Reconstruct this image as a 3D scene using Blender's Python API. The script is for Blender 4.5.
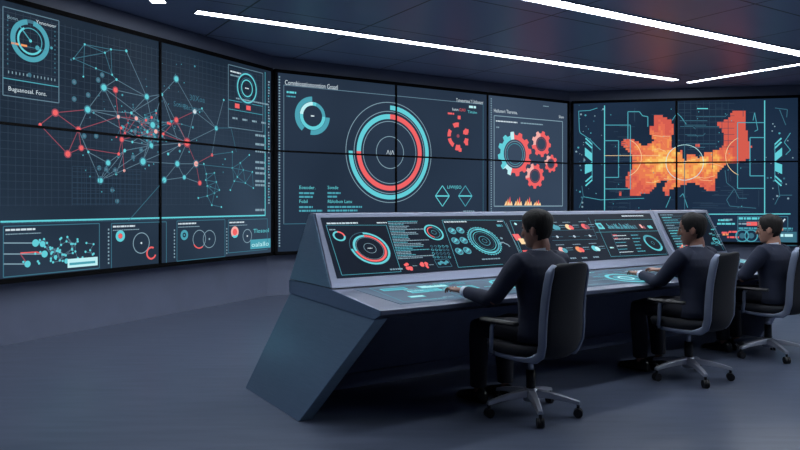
import bpy, math, random
from mathutils import Vector, Matrix, noise
from bpy.app.handlers import persistent

S = bpy.context.scene
COL = S.collection
for o in list(bpy.data.objects):
    bpy.data.objects.remove(o)

# ------------------------------------------------------------------ camera, world, exposure
F, HY, CH = 700.0, 203.0, 1.35           # focal length in px, horizon row, eye height
cd = bpy.data.cameras.new('camera')
cam = bpy.data.objects.new('camera', cd)
COL.objects.link(cam)
cam.location = (0, 0, CH)
cam.rotation_euler = (math.pi/2, 0, 0)
cd.sensor_width = 36
cd.lens = F/800*36
cd.shift_y = -(225-HY)/800
cd.clip_end = 100
S.camera = cam

w = bpy.data.worlds.new('dim_room_air')
S.world = w
w.use_nodes = True
w.node_tree.nodes['Background'].inputs[0].default_value = (0.30, 0.38, 0.55, 1)
w.node_tree.nodes['Background'].inputs[1].default_value = 0.1

S.view_settings.view_transform = 'Standard'
S.view_settings.look = 'None'
S.view_settings.gamma = 1
S.view_settings.use_curve_mapping = False
S.view_settings.exposure = 0.0
STRIP = 26.0                              # emission of the ceiling light strips

# ------------------------------------------------------------------ helpers
def lin(c):
    return tuple((v/255/12.92 if v/255 <= .04045 else ((v/255+.055)/1.055)**2.4) for v in c)

MATS = {}
def mat(name, rgb, rough=.5, metal=0., noise_amt=0., noise_scale=20., stretch=None, spec=None, bump=0.):
    m = bpy.data.materials.new(name); m.use_nodes = True
    nt = m.node_tree; b = nt.nodes['Principled BSDF']
    c = lin(rgb)
    b.inputs['Base Color'].default_value = (*c, 1)
    b.inputs['Roughness'].default_value = rough
    b.inputs['Metallic'].default_value = metal
    if spec is not None: b.inputs['Specular IOR Level'].default_value = spec
    if noise_amt:
        tc = nt.nodes.new('ShaderNodeTexCoord'); mp = nt.nodes.new('ShaderNodeMapping')
        if stretch: mp.inputs['Scale'].default_value = stretch
        nz = nt.nodes.new('ShaderNodeTexNoise'); nz.inputs['Scale'].default_value = noise_scale
        nz.inputs['Detail'].default_value = 4
        rp = nt.nodes.new('ShaderNodeValToRGB')
        rp.color_ramp.elements[0].color = (*[v*(1-noise_amt) for v in c], 1)
        rp.color_ramp.elements[1].color = (*[min(1, v*(1+noise_amt)) for v in c], 1)
        rp.color_ramp.elements[0].position = .3; rp.color_ramp.elements[1].position = .7
        nt.links.new(tc.outputs['Object'], mp.inputs['Vector'])
        nt.links.new(mp.outputs['Vector'], nz.inputs['Vector'])
        nt.links.new(nz.outputs['Fac'], rp.inputs['Fac'])
        nt.links.new(rp.outputs['Color'], b.inputs['Base Color'])
        if bump:
            bp = nt.nodes.new('ShaderNodeBump'); bp.inputs['Strength'].default_value = bump
            bp.inputs['Distance'].default_value = .01
            nt.links.new(nz.outputs['Fac'], bp.inputs['Height'])
            nt.links.new(bp.outputs['Normal'], b.inputs['Normal'])
    MATS[name] = m
    return m

def emat(name, rgb, k=1.0):
    m = bpy.data.materials.new(name); m.use_nodes = True
    b = m.node_tree.nodes['Principled BSDF']
    b.inputs['Base Color'].default_value = (.003, .003, .003, 1)
    b.inputs['Roughness'].default_value = .5
    b.inputs['Specular IOR Level'].default_value = .1
    b.inputs['Emission Color'].default_value = (*lin(rgb), 1)
    b.inputs['Emission Strength'].default_value = k
    MATS[name] = m
    return m

def screen_mat(name, c0, c1, scale=.5):
    """lit display picture: dark blue ground, faint cloudiness and a faint dotted grid"""
    m = bpy.data.materials.new(name); m.use_nodes = True
    nt = m.node_tree; b = nt.nodes['Principled BSDF']
    b.inputs['Base Color'].default_value = (.002, .0025, .003, 1)
    b.inputs['Roughness'].default_value = .35
    b.inputs['Specular IOR Level'].default_value = .03
    tc = nt.nodes.new('ShaderNodeTexCoord')
    nz = nt.nodes.new('ShaderNodeTexNoise'); nz.inputs['Scale'].default_value = scale
    nz.inputs['Detail'].default_value = 2
    rp = nt.nodes.new('ShaderNodeValToRGB')
    rp.color_ramp.elements[0].color = (*lin(c0), 1); rp.color_ramp.elements[0].position = .33
    rp.color_ramp.elements[1].color = (*lin(c1), 1); rp.color_ramp.elements[1].position = .68
    nt.links.new(tc.outputs['Object'], nz.inputs['Vector'])
    nt.links.new(nz.outputs['Fac'], rp.inputs['Fac'])
    nt.links.new(rp.outputs['Color'], b.inputs['Emission Color'])
    b.inputs['Emission Strength'].default_value = 1
    MATS[name] = m
    return m

class MB:
    """collects shapes and links them as ONE mesh object"""
    def __init__(s): s.v, s.f, s.m, s.mats = [], [], [], []
    def mi(s, m):
        if m not in s.mats: s.mats.append(m)
        return s.mats.index(m)
    def poly(s, pts, m):
        b = len(s.v); s.v += [Vector(p) for p in pts]; s.f.append(tuple(range(b, b+len(pts)))); s.m.append(s.mi(m))
    def mesh(s, vs, fs, m):
        b = len(s.v); s.v += [Vector(p) for p in vs]; k = s.mi(m)
        for f in fs: s.f.append(tuple(i+b for i in f)); s.m.append(k)
    def box(s, c, size, m, R=None):
        x, y, z = [k/2 for k in size]
        vs = [Vector((sx*x, sy*y, sz*z)) for sx in (-1, 1) for sy in (-1, 1) for sz in (-1, 1)]
        if R is not None: vs = [R @ q for q in vs]
        vs = [q+Vector(c) for q in vs]
        s.mesh(vs, [(0,1,3,2),(4,6,7,5),(0,4,5,1),(2,3,7,6),(0,2,6,4),(1,5,7,3)], m)
    def loft(s, rings, m, cap=True, closed=False):
        n = len(rings[0]); vs = [p for r in rings for p in r]; fs = []
        L = len(rings)
        for i in range(L if closed else L-1):
            for j in range(n):
                a, b2 = i*n+j, i*n+(j+1) % n
                c, d = ((i+1) % L)*n+(j+1) % n, ((i+1) % L)*n+j
                fs.append((a, b2, c, d))
        if cap and not closed:
            fs.append(tuple(range(n-1, -1, -1))); fs.append(tuple((L-1)*n+j for j in range(n)))
        s.mesh(vs, fs, m)
    def tube(s, pts, rad, m, n=12, flat=1.0, up=None):
        pts = [Vector(p) for p in pts]
        if not isinstance(rad, (list, tuple)): rad = [rad]*len(pts)
        rings = []; pu = Vector(up) if up else None
        for i, p in enumerate(pts):
            t = (pts[min(i+1, len(pts)-1)]-pts[max(i-1, 0)]).normalized()
            u = pu if pu else (Vector((0, 0, 1)) if abs(t.z) < .9 else Vector((0, 1, 0)))
            x = t.cross(u)
            if x.length < 1e-4: x = t.orthogonal()
            x.normalize(); y = x.cross(t).normalized()
            if not up: pu = y
            rings.append([p+x*(rad[i]*math.cos(2*math.pi*k/n))+y*(rad[i]*flat*math.sin(2*math.pi*k/n)) for k in range(n)])
        s.loft(rings, m)
    def ball(s, c, r, m, n=14, R=None):
        c = Vector(c); r = Vector(r) if not isinstance(r, (int, float)) else Vector((r, r, r))
        rings = []
        for i in range(1, n):
            th = math.pi*i/n
            ring = [Vector((r.x*math.sin(th)*math.cos(2*math.pi*k/n), r.y*math.sin(th)*math.sin(2*math.pi*k/n), -r.z*math.cos(th))) for k in range(n)]
            if R is not None: ring = [R @ q for q in ring]
            rings.append([q+c for q in ring])
        s.loft(rings, m)
    def prism(s, pts, d, m):
        d = Vector(d); n = len(pts); a = [Vector(p) for p in pts]; b = [p+d for p in a]
        s.mesh(a+b, [tuple(range(n-1, -1, -1)), tuple(range(n, 2*n))]+[(i, (i+1) % n, n+(i+1) % n, n+i) for i in range(n)], m)
    def build(s, name, parent=None, smooth=False, world=True, bevel=0, remesh=0, smooth_it=3):
        me = bpy.data.meshes.new(name)
        off = Vector((0, 0, 0))
        if parent is not None and world:
            p = parent
            while p is not None: off += Vector(p.location); p = p.parent
        me.from_pydata([tuple(q-off) for q in s.v], [], s.f)
        for m in s.mats: me.materials.append(MATS[m])
        if len(s.mats) > 1: me.polygons.foreach_set('material_index', s.m)
        import bmesh
        bm = bmesh.new(); bm.from_mesh(me)
        if not s.__dict__.get('flat2d'): bmesh.ops.recalc_face_normals(bm, faces=bm.faces)
        if bevel:
            es = [e for e in bm.edges if len(e.link_faces) == 2 and e.calc_face_angle(0) > .5]
            bmesh.ops.bevel(bm, geom=es, offset=bevel, segments=2, affect='EDGES', profile=.6, clamp_overlap=True)
        bm.to_mesh(me); bm.free()
        o = bpy.data.objects.new(name, me); COL.objects.link(o)
        if remesh:
            md = o.modifiers.new('r', 'REMESH'); md.mode = 'VOXEL'; md.voxel_size = remesh
            sm = o.modifiers.new('s', 'SMOOTH'); sm.factor = .5; sm.iterations = smooth_it
            dg = bpy.context.evaluated_depsgraph_get(); dg.update()
            nm = bpy.data.meshes.new_from_object(o.evaluated_get(dg))
            o.modifiers.clear(); o.data = nm
            if not nm.materials: nm.materials.append(MATS[s.mats[0]])
            smooth = True
        if smooth: o.data.polygons.foreach_set('use_smooth', [True]*len(o.data.polygons))
        if parent is not None: o.parent = parent
        return o

def thing(name, label, cat, loc=(0, 0, 0), rz=0, group=None):
    o = bpy.data.objects.new(name, None); COL.objects.link(o)
    o.empty_display_size = .1
    o.location = loc; o.rotation_euler = (0, 0, rz); o['label'] = label; o['category'] = cat
    if group: o['group'] = group
    return o
def struct(o, label=None):
    o['kind'] = 'structure'
    if label: o['label'] = label
    return o
def dup(root, loc, rz, label):
    r = root.copy(); COL.objects.link(r); r.location = loc; r.rotation_euler = (0, 0, rz); r['label'] = label
    for ch in list(root.children):
        c = ch.copy(); COL.objects.link(c); c.parent = r
        for g in list(ch.children):
            d = g.copy(); COL.objects.link(d); d.parent = c
    return r

EYE = Vector((0, 0, CH))
class Plane:
    """a flat picture surface standing in the room; u, v in metres along it"""
    def __init__(s, o, U, V):
        s.o, s.U, s.V = Vector(o), Vector(U).normalized(), Vector(V).normalized(); s.n = s.U.cross(s.V).normalized()
        if s.n.dot(EYE-s.o) < 0: s.n = -s.n
    def at(s, px, py):
        d = Vector(((px-400)/F, 1, (HY-py)/F)); t = (s.o-EYE).dot(s.n)/d.dot(s.n)
        q = EYE+d*t-s.o
        return (q.dot(s.U), q.dot(s.V))
    def p3(s, u, v, off=0): return s.o+s.U*u+s.V*v+s.n*off

class UI(MB):
    """flat lit graphics on a display"""
    def __init__(s, pl, off=.003): super().__init__(); s.pl = pl; s.off = off; s.flat2d = True
    def P(s, pts, m, k=0): s.poly([s.pl.p3(u, v, s.off+k*.0012) for u, v in pts], m)
    def line(s, a, b, m, w=.01, k=0):
        dx, dy = b[0]-a[0], b[1]-a[1]; L = math.hypot(dx, dy) or 1e-6; nx, ny = -dy/L*w/2, dx/L*w/2
        s.P([(a[0]+nx, a[1]+ny), (a[0]-nx, a[1]-ny), (b[0]-nx, b[1]-ny), (b[0]+nx, b[1]+ny)], m, k)
    def pline(s, pts, m, w=.01, k=0):
        for a, b in zip(pts, pts[1:]): s.line(a, b, m, w, k)
    def pxline(s, a, b, m, w=.01, k=0): s.line(s.pl.at(*a), s.pl.at(*b), m, w, k)
    def rect(s, u0, v0, u1, v1, m, k=0): s.P([(u0, v0), (u1, v0), (u1, v1), (u0, v1)], m, k)
    def frame(s, u0, v0, u1, v1, m, w=.01, k=0):
        s.pline([(u0, v0), (u1, v0), (u1, v1), (u0, v1), (u0, v0)], m, w, k)
    def ring(s, c, r0, r1, m, a0=0, a1=360, k=0, n=None):
        n = n or max(6, int(abs(a1-a0)/6))
        for i in range(n):
            p, q = math.radians(a0+(a1-a0)*i/n), math.radians(a0+(a1-a0)*(i+1)/n)
            mm = m(math.degrees((p+q)/2)) if callable(m) else m
            s.P([(c[0]+r0*math.cos(p), c[1]+r0*math.sin(p)), (c[0]+r1*math.cos(p), c[1]+r1*math.sin(p)),
                 (c[0]+r1*math.cos(q), c[1]+r1*math.sin(q)), (c[0]+r0*math.cos(q), c[1]+r0*math.sin(q))], mm, k)
    def disc(s, c, r, m, k=0, n=16):
        s.P([(c[0]+r*math.cos(2*math.pi*i/n), c[1]+r*math.sin(2*math.pi*i/n)) for i in range(n)], m, k)
    def bars(s, u, v, w, h, m, rng, k=0):
        """an illegible line of print: a row of short dashes"""
        x = u
        while x < u+w:
            l = h*rng.uniform(.7, 3.2); l = min(l, u+w-x)
            s.rect(x, v-h/2, x+l, v+h/2, m, k); x += l+h*.35
    def gear(s, c, r_hole, r_root, r_tip, teeth, m, k=0, ph=0):
        n = teeth*8
        def rr(i):
            q = i % 8
            return r_tip if q in (1, 2, 3, 4) else r_root
        for i in range(n):
            p, q = 2*math.pi*i/n+ph, 2*math.pi*(i+1)/n+ph
            mm = m(math.degrees((p+q)/2) % 360) if callable(m) else m
            s.P([(c[0]+r_hole*math.cos(p), c[1]+r_hole*math.sin(p)), (c[0]+rr(i)*math.cos(p), c[1]+rr(i)*math.sin(p)),
                 (c[0]+rr(i+1)*math.cos(q), c[1]+rr(i+1)*math.sin(q)), (c[0]+r_hole*math.cos(q), c[1]+r_hole*math.sin(q))], mm, k)
    def text(s, u, v, txt, size, m, k=0, fit=None):
        cu = bpy.data.curves.new('t', 'FONT'); cu.body = txt; cu.size = size; cu.resolution_u = 2
        ob = bpy.data.objects.new('t', cu); COL.objects.link(ob)
        dg = bpy.context.evaluated_depsgraph_get(); dg.update()
        me = bpy.data.meshes.new_from_object(ob.evaluated_get(dg))
        mx = max((q.co.x for q in me.vertices), default=1) or 1
        sc = fit/mx if fit else 1
        s.mesh([s.pl.p3(u+q.co.x*sc, v+q.co.y, s.off+k*.0012) for q in me.vertices], [tuple(p.vertices) for p in me.polygons], m)
        bpy.data.objects.remove(ob); bpy.data.curves.remove(cu); bpy.data.meshes.remove(me)

# ------------------------------------------------------------------ materials
mat('wall_paint', (99, 107, 129), .55, 0, .06, 3)
mat('wall_band', (84, 92, 112), .5, 0, .05, 3)
mat('bezel_black', (5, 5, 7), .7, spec=.1)
mat('console_metal', (116, 123, 143), .34, .7, .05, 8, (1, 1, 30))
mat('console_sheen_tint', (128, 154, 178), .28, .75, .05, 8, (1, 1, 30))  # console metal with the screens' teal reflection put into its colour
mat('console_dark', (96, 104, 132), .5, .2, .06, 6)
mat('screen_glass', (8, 11, 18), .2)
mat('suit_navy', (20, 29, 52), .85, 0, .18, 160)
mat('trouser_navy', (17, 20, 32), .9, 0, .15, 160)
mat('skin_light', (166, 122, 104), .5, 0, .06, 30)
mat('skin_tan', (134, 94, 80), .5, 0, .06, 30)
mat('hair_dark', (11, 9, 10), .8, 0, .4, 60, (1, 1, .25), bump=.6)
mat('hair_brown', (19, 14, 14), .8, 0, .4, 60, (1, 1, .25), bump=.6)
mat('shirt_white', (196, 206, 222), .8, 0, .05, 60)
mat('shoe_black', (8, 8, 10), .3)
mat('eye_white', (150, 145, 142), .2)
mat('eye_dark', (20, 16, 14), .15)
mat('lip', (120, 74, 68), .5)
mat('chair_fabric', (20, 23, 32), .9, 0, .25, 240, bump=.15)
mat('chair_plastic', (14, 15, 19), .45)
mat('chair_silver', (120, 130, 152), .42, .5, .04, 10)
mat('chrome', (176, 182, 196), .3, .6)
mat('lamp_housing', (150, 155, 165), .5)
emat('lamp_glow', (240, 247, 255), STRIP)
emat('teal', (98, 206, 217), 1.0)
emat('teal_mid', (74, 160, 178), 1.0)
emat('teal_dim', (58, 108, 128), 1.0)
emat('teal_faint', (42, 64, 84), 1.0)
emat('ice', (190, 240, 245), 1.0)
emat('white_ui', (206, 222, 232), 1.0)
emat('grey_ui', (128, 158, 174), 1.0)
emat('line_ui', (94, 124, 142), 1.0)
emat('red_ui', (240, 98, 100), 1.0)
emat('red_dim', (150, 72, 88), 1.0)
emat('pink_ui', (244, 176, 170), 1.0)
emat('orange_ui', (238, 150, 96), 1.0)
emat('cream_ui', (250, 214, 160), 1.0)
emat('screen_grid', (43, 59, 77), 1.0)
HEAT = [(212, 90, 76), (225, 104, 79), (232, 120, 80), (240, 146, 80), (248, 178, 92), (252, 206, 112)]
for i, c in enumerate(HEAT): emat('heat_%d' % i, c)
screen_mat('screen_left', (26, 39, 54), (50, 67, 86), .45)
screen_mat('screen_center', (32, 45, 62), (44, 59, 79), .35)
screen_mat('screen_gear', (50, 65, 85), (61, 77, 98), .35)
screen_mat('screen_right', (22, 38, 58), (32, 50, 74), .5)
screen_mat('screen_console', (12, 20, 34), (20, 30, 47), .8)
screen_mat('touch_glow', (62, 78, 100), (92, 112, 134), 2.2)

# room axes: A along the console and the middle video wall, N from the seats towards that wall
A = Vector((.843, .538, 0)).normalized(); N = Vector((-A.y, A.x, 0)); Z = Vector((0, 0, 1))
RZ = math.atan2(A.y, A.x)
ZT, ZB, CEIL = 3.245, .632, 3.47
PL = Vector((-3.69, 6.46, 0)); P1 = Vector((-1.823, 10.05, 0)); P2 = Vector((3.22, 13.27, 0)); P3 = Vector((7.10, 12.51, 0))
dL = (P1-PL).normalized(); dC = (P2-P1).normalized(); dR = (P3-P2).normalized()
PL = PL-dL*.30

def floor_mat():
    m = bpy.data.materials.new('floor_polished'); m.use_nodes = True; nt = m.node_tree; b = nt.nodes['Principled BSDF']
    tc = nt.nodes.new('ShaderNodeTexCoord'); mp = nt.nodes.new('ShaderNodeMapping')
    mp.inputs['Rotation'].default_value = (0, 0, -RZ); mp.inputs['Scale'].default_value = (1.2, 9, 1)
    nz = nt.nodes.new('ShaderNodeTexNoise'); nz.inputs['Scale'].default_value = 1.6; nz.inputs['Detail'].default_value = 5
    rp = nt.nodes.new('ShaderNodeValToRGB')
    rp.color_ramp.elements[0].color = (*lin((68, 76, 94)), 1); rp.color_ramp.elements[0].position = .3
    rp.color_ramp.elements[1].color = (*lin((82, 90, 109)), 1); rp.color_ramp.elements[1].position = .7
    nt.links.new(tc.outputs['Object'], mp.inputs['Vector']); nt.links.new(mp.outputs['Vector'], nz.inputs['Vector'])
    nt.links.new(nz.outputs['Fac'], rp.inputs['Fac']); nt.links.new(rp.outputs['Color'], b.inputs['Base Color'])
    b.inputs['Roughness'].default_value = .32
    MATS['floor_polished'] = m
floor_mat()
def ceiling_mat():
    m = bpy.data.materials.new('ceiling_panels'); m.use_nodes = True; nt = m.node_tree; b = nt.nodes['Principled BSDF']
    tc = nt.nodes.new('ShaderNodeTexCoord'); mp = nt.nodes.new('ShaderNodeMapping')
    mp.inputs['Rotation'].default_value = (0, 0, -RZ); mp.inputs['Location'].default_value = (.3, .25, 0)
    br = nt.nodes.new('ShaderNodeTexBrick'); br.offset = 0; br.squash = 1
    br.inputs['Color1'].default_value = (*lin((142, 155, 182)), 1); br.inputs['Color2'].default_value = (*lin((134, 147, 174)), 1)
    br.inputs['Mortar'].default_value = (*lin((24, 27, 36)), 1)
    br.inputs['Scale'].default_value = 1; br.inputs['Mortar Size'].default_value = .012
    br.inputs['Brick Width'].default_value = 1.5; br.inputs['Row Height'].default_value = 1.5
    nt.links.new(tc.outputs['Object'], mp.inputs['Vector']); nt.links.new(mp.outputs['Vector'], br.inputs['Vector'])
    nt.links.new(br.outputs['Color'], b.inputs['Base Color'])
    b.inputs['Roughness'].default_value = .36
    MATS['ceiling_panels'] = m
ceiling_mat()

# ------------------------------------------------------------------ room shell
def off_pt(p, d, k):                       # step k behind a wall whose run is d
    return p+Vector((-d.y, d.x, 0))*k
WB = .14                                   # the video walls stand this far proud of the walls
wl0, wl1 = off_pt(PL-dL*4.0, dL, WB), off_pt(P1, dL, WB)
wc0, wc1 = off_pt(P1, dC, WB), off_pt(P2, dC, WB)
wr0, wr1 = off_pt(P2, dR, WB), off_pt(P3+dR*2.2, dR, WB)
def isect(p, d, q, e):
    den = d.x*e.y-d.y*e.x; t = ((q.x-p.x)*e.y-(q.y-p.y)*e.x)/den
    return p+d*t
c1 = isect(wl0, dL, wc0, dC); c2 = isect(wc0, dC, wr0, dR)
floor_out = [wl0, c1, c2, wr1, Vector((8.6, -1.5, 0)), Vector((-5.2, -1.5, 0))]
b = MB(); b.prism([p+Vector((0, 0, -.1)) for p in floor_out], (0, 0, .1), 'floor_polished'); struct(b.build('floor'))
b = MB(); b.prism([p+Vector((0, 0, CEIL)) for p in floor_out], (0, 0, .12), 'ceiling_panels'); struct(b.build('ceiling'))
def wall(name, p, q):
    d = (q-p).normalized(); n = Vector((-d.y, d.x, 0))
    b = MB(); b.prism([p, q, q+n*.15, p+n*.15], (0, 0, CEIL), 'wall_paint'); return struct(b.build(name))
wall('wall_left', wl0, c1); wall('wall_back', c1, c2); wall('wall_right', c2, wr1)
wall('wall_side', wr1, Vector((8.6, -1.5, 0))); wall('wall_front', Vector((8.6, -1.5, 0)), Vector((-5.2, -1.5, 0))); wall('wall_corner', Vector((-5.2, -1.5, 0)), wl0)
# shallow header band over the screens
def mitre(k):
    a0 = off_pt(PL-dL*4.0, dL, k); 
    m1 = isect(a0, dL, off_pt(P1, dC, k), dC); m2 = isect(off_pt(P1, dC, k), dC, off_pt(P2, dR, k), dR)
    return a0, m1, m2, off_pt(P3+dR*2.2, dR, k)
fr, bk = mitre(.02), mitre(WB)
for i, nm in enumerate(('trim_left', 'trim_back', 'trim_right')):
    b = MB(); b.prism([p+Vector((0, 0, ZT+.035)) for p in (fr[i], fr[i+1], bk[i+1], bk[i])], (0, 0, CEIL-.004-ZT-.035), 'wall_band')
    struct(b.build(nm))

# ------------------------------------------------------------------ ceiling light strips
ceil_pl = Plane((0, 0, CEIL), (1, 0, 0), (0, 1, 0))
def strip(p0, p1, w, label, ext0=0, ext1=0):
    a = Vector((*ceil_pl.at(*p0), CEIL)); c = Vector((*ceil_pl.at(*p1), CEIL)); d = (c-a).normalized()
    a = a-d*ext0; c = c+d*ext1; n = Vector((-d.y, d.x, 0)); mid = (a+c)/2
    t = thing('ceiling_light', label, 'light', mid, 0, 'linear ceiling lights')
    b = MB(); L = (c-a).length; R = Matrix((d, n, Z)).transposed()
    b.box(mid+Vector((0, 0, -.004)), (L-.004, w-.02, .012), 'lamp_glow', R); b.build('diffuser', t)
    b = MB()
    for s in (-1, 1): b.box(mid+n*s*(w/2)+Vector((0, 0, -.004)), (L+.02, .012, .02), 'lamp_housing', R)
    for s in (-1, 1): b.box(mid+d*s*(L/2+.004)+Vector((0, 0, -.004)), (.012, w+.012, .02), 'lamp_housing', R)
    b.build('housing', t)
strip((196, 11), (676, 79.5), .15, 'long white ceiling strip light running along the middle video wall')
strip((545, 0), (800, 53), .19, 'bright white ceiling strip light crossing the upper right, nearest the camera', 5.0, .25)
strip((688, 82), (800, 63.5), .12, 'short thin white ceiling strip light at the far right corner', 0, .3)
strip((150, -10), (159, 2), .16, 'white ceiling strip light cut off at the top edge, upper left', 4.5, 0)

# unseen strips added over the operators and behind the camera to light the room
for k, lb in ((1, 'added unseen ceiling strip light over the operators, brightening the room'), (2, 'added unseen ceiling strip light overhead beside the camera, brightening the room'), (3, 'added unseen ceiling strip light farthest behind the camera, brightening the room')):
    a = Vector((*ceil_pl.at(545, 0), CEIL)); q0 = a-N*1.95*k-A*(2.6-1.4*(k-1)); q1 = a-N*1.95*k+A*(2.9+.9*(k-1))
    n_, m_ = (q1-q0).normalized(), (q0+q1)/2; L_ = (q1-q0).length; R_ = Matrix((n_, Vector((-n_.y, n_.x, 0)), Z)).transposed()
    t = thing('ceiling_light', lb, 'light', m_, 0, 'linear ceiling lights')
    b = MB(); b.box(m_+Vector((0, 0, -.004)), (L_, .17, .012), 'lamp_glow', R_); b.build('diffuser', t)
    b = MB()
    for e in (-1, 1): b.box(m_+Vector((-n_.y, n_.x, 0))*e*.095+Vector((0, 0, -.004)), (L_+.02, .012, .02), 'lamp_housing', R_)
    b.build('housing', t)

# ------------------------------------------------------------------ video walls
def video_wall(name, label, p, q, cols, zrow, smat, gap=.014, vgap=.022, mats=None):
    """frame plus a grid of display panels; returns the thing and its picture plane"""
    d = (q-p).normalized(); pl = Plane((p.x, p.y, 0), d, Z); L = (q-p).length
    t = thing(name, label, 'video wall', (*((p+q)/2).xy, 0))
    b = MB(); R = Matrix((d, -pl.n, Z)).transposed()
    b.box((p+q)/2-pl.n*.050+Z*((ZT+ZB)/2), (L-.02, .07, ZT-ZB+.05), 'bezel_black', R)
    for zz in (ZT+.01, ZB-.01): b.box((p+q)/2-pl.n*.04+Z*zz, (L-.02, .10, .05), 'bezel_black', R)
    for e in (.025, L-.025): b.box(p+d*e-pl.n*.04+Z*((ZT+ZB)/2), (.05, .10, ZT-ZB-.02), 'bezel_black', R)
    for e in cols: b.box(pl.p3(e, (ZT+ZB)/2, -.002), (.030, .028, ZT-ZB-.02), 'bezel_black', R)
    b.box(pl.p3(L/2, zrow, -.002), (L-.06, .028, .026), 'bezel_black', R)
    b.build('bezel', t)
    us = [.05]+cols+[L-.05]; zs = [ZB+.015, zrow, ZT-.015]
    for i in range(len(us)-1):
        for j in range(2):
            u0, u1 = us[i]+vgap*(i > 0), us[i+1]-vgap*(i < len(us)-2)
            z0, z1 = zs[j]+gap*(j > 0), zs[j+1]-gap*(j < 1)
            b = MB(); b.box(pl.p3((u0+u1)/2, (z0+z1)/2, -.006), (u1-u0, .012, z1-z0), mats[i] if mats else smat, R)
            b.build('display_panel', t)
    return t, pl

rng = random.Random(4)
# ---- left: network picture
plL = Plane((PL.x, PL.y, 0), dL, Z)
zrow = plL.at(160, 139.6)[1]
tL, plL = video_wall('video_wall', 'left video wall showing a teal and red network of linked dots', PL, P1, [plL.at(160, 140)[0]], zrow, 'screen_left')
def net(ui, nodes, edges, lw):
    for a, c, m in edges: ui.line(ui.pl.at(*nodes[a][:2]), ui.pl.at(*nodes[c][:2]), m, lw)
    for x, y, r, m in nodes:
        c = ui.pl.at(x, y); Y = (ui.pl.p3(*c)).y
        R = r*1.1*Y/F
        if r > 1.6: ui.disc(c, R*1.45, {'teal': 'teal_dim', 'red_ui': 'red_dim'}.get(m, 'teal_dim'), 1)
        ui.disc(c, R, m, 2)
T, RD, W = 'teal', 'red_ui', 'white_ui'
nodes = [(84.4,44.4,1,T),(110.6,49.4,1,T),(126,51,1.3,T),(73.4,58.6,.9,T),(104.6,52.8,1,T),(95.6,68.4,.9,T),(83,76.6,.9,T),(111.8,74.8,1,T),
 (116.2,79.6,1.2,T),(103.6,87.6,2.8,T),(115.2,90,2.2,RD),(146.4,96.8,2.3,T),(161.6,94.4,1.5,T),(176,79,2.5,T),(87.4,109.6,2.8,T),
 (118,116.8,1.7,'pink_ui'),(131,113,1.4,T),(136,118.4,1.9,'pink_ui'),(152.4,125,2.7,T),(176,120,2.1,RD),(194.4,111.4,2.1,W),(201.6,108.6,1.1,T),
 (216,128.3,1.9,T),(223.4,100,1,T),(78.2,129.6,2.2,RD),(81,148,2.1,RD),(67.5,154,2.6,RD),(55,112.7,2.6,RD),(39.8,124.7,1.6,RD),
 (121.5,139.5,1.9,RD),(118.4,154,1.5,RD),(124.4,150.6,1.6,T),(107.8,162.9,2.3,T),(142.7,161.5,2.9,T),(100,180.4,2.6,T),(116,174,1.2,T),
 (124,170.6,1.4,'pink_ui'),(155.5,131.5,2,'pink_ui'),(151,145.5,2.1,T),(167.8,154,1.3,T),(186.7,142.6,3.1,RD),(179,145,1.5,'pink_ui'),
 (177,163.8,2.4,T),(195.8,163.8,2.5,'pink_ui'),(211.8,155,1.4,RD),(164,180,2.4,T),(184,177.3,1.8,T),(199.5,183,1.8,RD),(88,152,1.2,T),(163,134,1.4,RD),(132,142,1.2,T),(147,132,1.4,T)]
E = [(0,1,0),(1,2,0),(0,4,0),(4,1,0),(0,6,0),(3,0,0),(3,4,0),(3,5,0),(5,7,0),(1,7,0),(7,8,0),(4,7,0),(2,11,1),(8,11,1),(9,10,1),(10,11,1),(8,9,1),
 (9,14,2),(9,15,2),(11,12,2),(12,13,2),(13,20,2),(11,16,2),(14,16,2),(14,24,2),(15,17,3),(17,18,2),(16,18,2),(12,16,2),(12,18,2),(11,18,2),(18,19,2),
 (19,20,3),(20,21,1),(21,22,1),(20,22,2),(22,23,1),(20,40,2),(19,40,3),(18,40,2),(24,15,3),(24,25,3),(24,26,3),(27,28,3),(27,24,3),(27,14,3),(28,26,3),(25,26,3),
 (25,30,3),(15,29,3),(29,30,3),(29,37,3),(31,38,2),(31,32,2),(32,34,2),(34,33,2),(34,31,2),(34,24,2),(33,18,2),(33,37,2),(33,42,2),(33,40,2),(42,40,2),(42,45,2),
 (42,43,2),(42,46,2),(45,46,2),(46,43,2),(43,40,3),(43,44,3),(43,47,3),(46,47,2),(40,22,2),(40,37,3),(40,41,3),(14,18,2),(14,38,2),(16,29,3),(17,29,3),(17,37,3),
 (18,38,2),(12,41,2),(12,40,2),(35,31,1),(36,29,3),(48,24,1),(48,32,2),(49,37,3),(49,19,3),(50,29,2),(50,38,2),(51,18,2),(51,16,2),(51,50,2),(9,18,2),(39,41,1),(34,38,2),(10,15,3),(44,22,1),(38,40,2)]
EM = ['teal_dim', 'line_ui', 'line_ui', 'red_dim']
u = UI(plL, .0015)
for i in range(60): x = .15+i*.075; (x < plL.at(262, 150)[0]) and u.line((x, 1.32), (x, 3.15), 'screen_grid', .005)
for i in range(25): u.line((.15, 1.33+i*.075), (plL.at(262, 150)[0], 1.33+i*.075), 'screen_grid', .005)
u.build('grid_lines', tL)
u = UI(plL)
rn = random.Random(11); cl_ = [(rn.gauss(143, 15), rn.gauss(128, 13)) for _ in range(46)]
for i, a in enumerate(cl_):
    for c in cl_[i+1:]:
        if math.hypot(a[0]-c[0], a[1]-c[1]) < 13 and rn.random() < .7: u.pxline(a, c, 'teal_dim' if rn.random() < .8 else 'red_dim', .006)
    u.disc(plL.at(*a), rn.choice((.009, .012, .016)), 'teal_mid' if rn.random() < .75 else 'red_ui', 1)
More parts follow.
